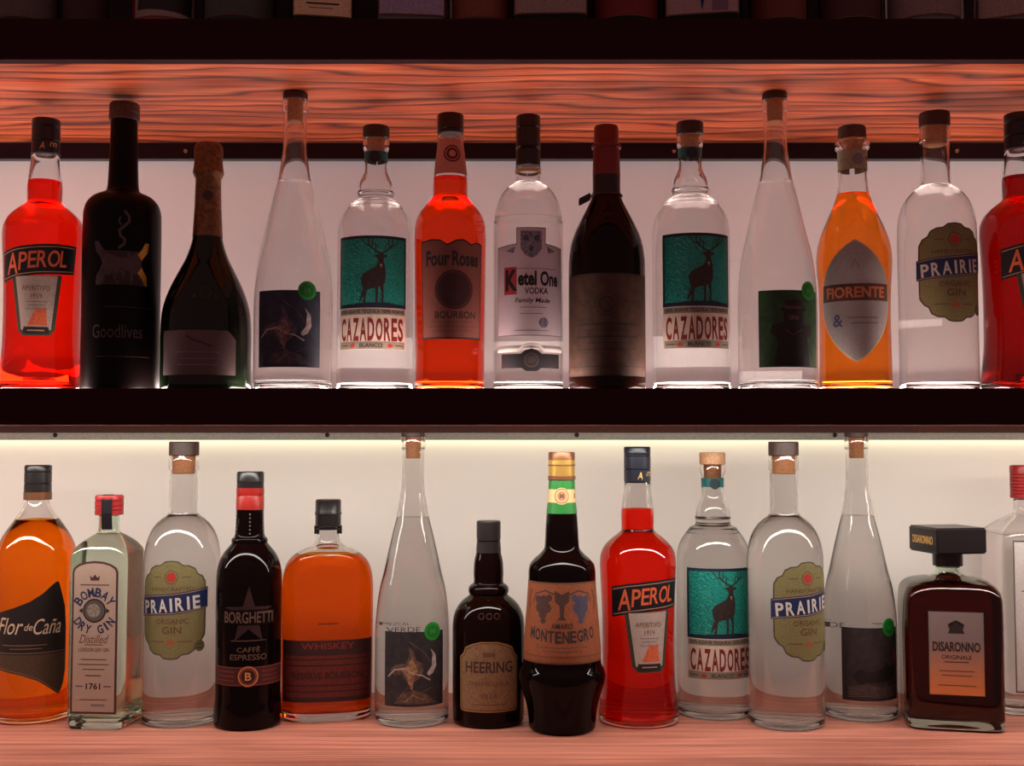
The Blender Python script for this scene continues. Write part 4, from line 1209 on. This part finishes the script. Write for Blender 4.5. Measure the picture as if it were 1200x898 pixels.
# ---- middle row
Z_STAND = Z_MID + 0.0012
place_copy(ap, 51, 1.165, Z_STAND, -9, 'glowing red-orange aperitif bottle with black banner, far left of the middle row')
place(K_amaro_black(), 143, 1.145, Z_STAND, 0, 'tall black square-shouldered bottle with grey flame and gold hourglass print')
place(K_sparkling(), 243, 1.14, Z_STAND, -2, 'dark green sparkling wine bottle with foil neck and low pale label')
r_ = mezcal_copy('blue', 344.5, 1.13, Z_STAND, -8, 'tall clear cone-necked bottle with navy picture label, right of the dark green wine bottle', back=False)
light_band_sheet(r_, MB, 16, 31, 15, -26)
r_ = place_copy(tq, 440, 1.17, Z_STAND, -6, 'clear tequila bottle with teal stag label, left of the amber bourbon in the middle row')
light_band_sheet(shaded_top(r_), TB, 31, 68, 56)
place(K_bourbon(), 527.5, 1.15, Z_STAND, 4, 'amber bourbon bottle with dark round emblem and pink neck label, middle row')
vo, VB = K_vodka()
light_band_sheet(vo, VB, 51, 61, 60)
place(vo, 619, 1.155, Z_STAND, 5, 'clear vodka bottle with lilac-white label, red initial and long black cap')
place(K_vermouth(), 711, 1.145, Z_STAND, 0, 'dark wine-shaped bottle with dull red capsule and large brown label')
r_ = place_copy(tq, 809.5, 1.155, Z_STAND, 12, 'clear tequila bottle with teal stag label, right of the dark brown-labelled bottle, middle row')
light_band_sheet(shaded_top(r_), TB, 31, 68, 56)
r_ = mezcal_copy('green', 910, 1.13, Z_STAND, 22, 'tall clear cone-necked bottle with leaf-green picture label in the middle row', back=False)
light_band_sheet(r_, MB, 15, 25, 40, -10)
place(K_elder(), 1000.5, 1.15, Z_STAND, 2, 'pale orange liqueur bottle with pointed silver oval label')
r_ = place_copy(p0, 1098, 1.16, Z_STAND, 26, 'clear gin bottle with olive badge label in the middle row')
light_band_sheet(r_, PB, 79, 88, 44)
place(K_aperol(L_APEROL_DEEP), 1197, 1.145, Z_STAND, 32, 'deep red aperitif bottle cut by the right edge of the middle row')

# ---- upper row: only the foot of each bottle shows above the shelf edge
def K_plain(name, w, kind, glass_m, paper, liquid=None, square=False, extra=None):
    t = thing(name, '', 'bottle')
    r = w / 2
    sec = round_sec
    if square:
        def sec(z): 
            k = min(1, max(0, (z - 190) / 25)); return (1.0, 7.0 - 5 * k)
    B = Body([(r - 3, 0), (r - 0.6, 2.5), (r, 8), (r, 60), (r, 130), (r, 190), (r - 2, 202), (r * 0.72, 216), (r * 0.42, 228), (15, 236), (14, 250), (13.6, 275), (13.6, 288)], sec, flat=square)
    if liquid is None: B.solid(glass_m, t, segs=64)
    else:
        B.glass(glass_m, t); B.liquid(liquid, t, 225)
    screw_cap(t, 14.8, 288.4, 318, kind, ribs=(294,))
    if paper is not None:
        l = Label(); ww = w * 0.92 if square else w * 1.15
        l.rect(0, 92, ww, 100, INK_BROWN, 0); l.rect(0, 92, ww - 3, 97, paper, 1)
        if extra == 'lines':
            l.rect(0, 57, ww * 0.55, 2.0, INK, 2); l.rect(-2, 52, ww * 0.4, 0.9, INK_BROWN, 2); l.rect(0, 100, ww * 0.6, 8, INK, 2)
        elif extra == 'dark_block':
            l.poly([(-ww * .42, 52), (ww * .40, 48), (ww * .42, 70), (-ww * .40, 74)], INK, 2)
        elif extra == 'vee':
            l.poly([(-10, 100), (0, 46), (12, 100)], INK_NAVY, 2); l.rect(20, 60, 18, 30, plain('vee_lilac', srgb(120, 90, 110), 0.6), 2)
        else:
            l.rect(0, 110, ww * 0.6, 6, INK_BROWN, 2); l.rect(0, 96, ww * 0.5, 1.2, INK_BROWN, 2)
        l.build('label', B, t)
    return t

pp = lambda n, *c: plain(n, srgb(*[min(235, v * 1.25) for v in c]), 0.65, mottle=0.35)
upper = [
    (33, 74, 'dark_bottle', CAP_BLACK, DARK_GREEN, pp('up_moss', 74, 66, 60), None, False, None, 'dark bottle with mossy grey label, first at left on the upper shelf'),
    (102, 52, 'slim_dark_bottle', CAP_DKRED, DARK_BROWN, pp('up_maroon', 46, 22, 24), None, False, None, 'slim nearly black bottle with maroon label, second from left on the upper shelf'),
    (195, 72, 'bitter_bottle', CAP_NAVY, plain('deep_red_glass', srgb(150, 14, 14), 0.1), pp('up_white', 120, 106, 102), None, False, 'dark_block', 'red bottle with pale label and black block on the upper shelf'),
    (282, 84, 'green_bottle', CAP_BLACK, DARK_GREEN, pp('up_green', 54, 58, 52), None, False, None, 'dark green bottle with dim grey-green label, upper shelf'),
    (379, 73, 'square_whiskey_bottle', CAP_BLACK, DARK_BROWN, pp('up_tan', 206, 160, 128), None, True, 'lines', 'square bottle with tan label and two lines of print, upper shelf'),
    (483, 82, 'lilac_bottle', CAP_NAVY, G_CLEAR, pp('up_lilac', 128, 116, 142), L_WATER, True, 'plain', 'square clear bottle with lilac-grey label, upper shelf'),
    (563, 70, 'amber_bottle', CAP_RED, G_CLEAR, pp('up_brown', 100, 52, 36), L_BOURBON, False, None, 'amber bottle with brown label on the upper shelf, above the bourbon bottle'),
    (645, 90, 'grey_label_bottle', CAP_BLACK, DARK_BROWN, pp('up_grey', 122, 104, 102), None, True, None, 'broad square bottle with grey label, upper shelf above the vodka'),
    (733, 80, 'red_label_bottle', CAP_DKRED, DARK_BROWN, pp('up_red', 96, 18, 24), None, False, None, 'bottle with dark red label on the upper shelf, above the red-capsuled bottle'),
    (822, 90, 'patterned_bottle', CAP_NAVY, DARK, pp('up_mauve', 134, 110, 112), None, True, 'vee', 'square bottle with mauve label and dark pointed motif, upper shelf'),
    (911, 68, 'brown_bottle', CAP_BLACK, DARK_BROWN, pp('up_rust', 86, 38, 26), None, False, None, 'brown bottle with rust label, fourth from the right on the upper shelf'),
    (995, 72, 'dark_brown_bottle', CAP_BLACK, DARK_BROWN, pp('up_coffee', 58, 28, 24), None, False, None, 'dark brown bottle with coffee-brown label, third from right on upper shelf'),
    (1081, 86, 'clear_bottle', CAP_BLACK, G_CLEAR, pp('up_smoke', 110, 92, 90), L_WATER, False, None, 'clear bottle with smoky grey label, second from right on the upper shelf'),
    (1186, 84, 'clear_square_bottle', CAP_RED, G_CLEAR, pp('up_stone', 128, 108, 102), L_WATER, True, None, 'clear square bottle with stone-grey label at the right end of the upper shelf'),
]
for (px, w_, nm, cp, gm, pm, lq, sq, ex, lab) in upper:
    place(K_plain(nm, w_, cp, gm, pm, lq, sq, ex), px, 1.155, Z_UP, 0, lab)

# ------------------------------------------------------------------ light of the room, camera, colour
wd = bpy.data.worlds.new('dim_bar'); scn.world = wd; wd.use_nodes = True
bg = wd.node_tree.nodes['Background']
bg.inputs[0].default_value = (0.66, 0.33, 0.31, 1); bg.inputs[1].default_value = 0.26

cd = bpy.data.cameras.new('camera'); cd.sensor_width = 36; cd.lens = 36 * F / 1200
cd.clip_start = 0.05
co = bpy.data.objects.new('camera', cd); C.objects.link(co)
co.rotation_euler = (rad(93), 0, 0)
scn.camera = co

scn.view_settings.view_transform = 'Standard'
scn.view_settings.look = 'None'
cy = scn.cycles
cy.max_bounces = 24; cy.transmission_bounces = 24; cy.glossy_bounces = 8; cy.diffuse_bounces = 4
cy.transparent_max_bounces = 16
cy.sample_clamp_indirect = 4.0
cy.blur_glossy = 0.6
cy.use_denoising = True
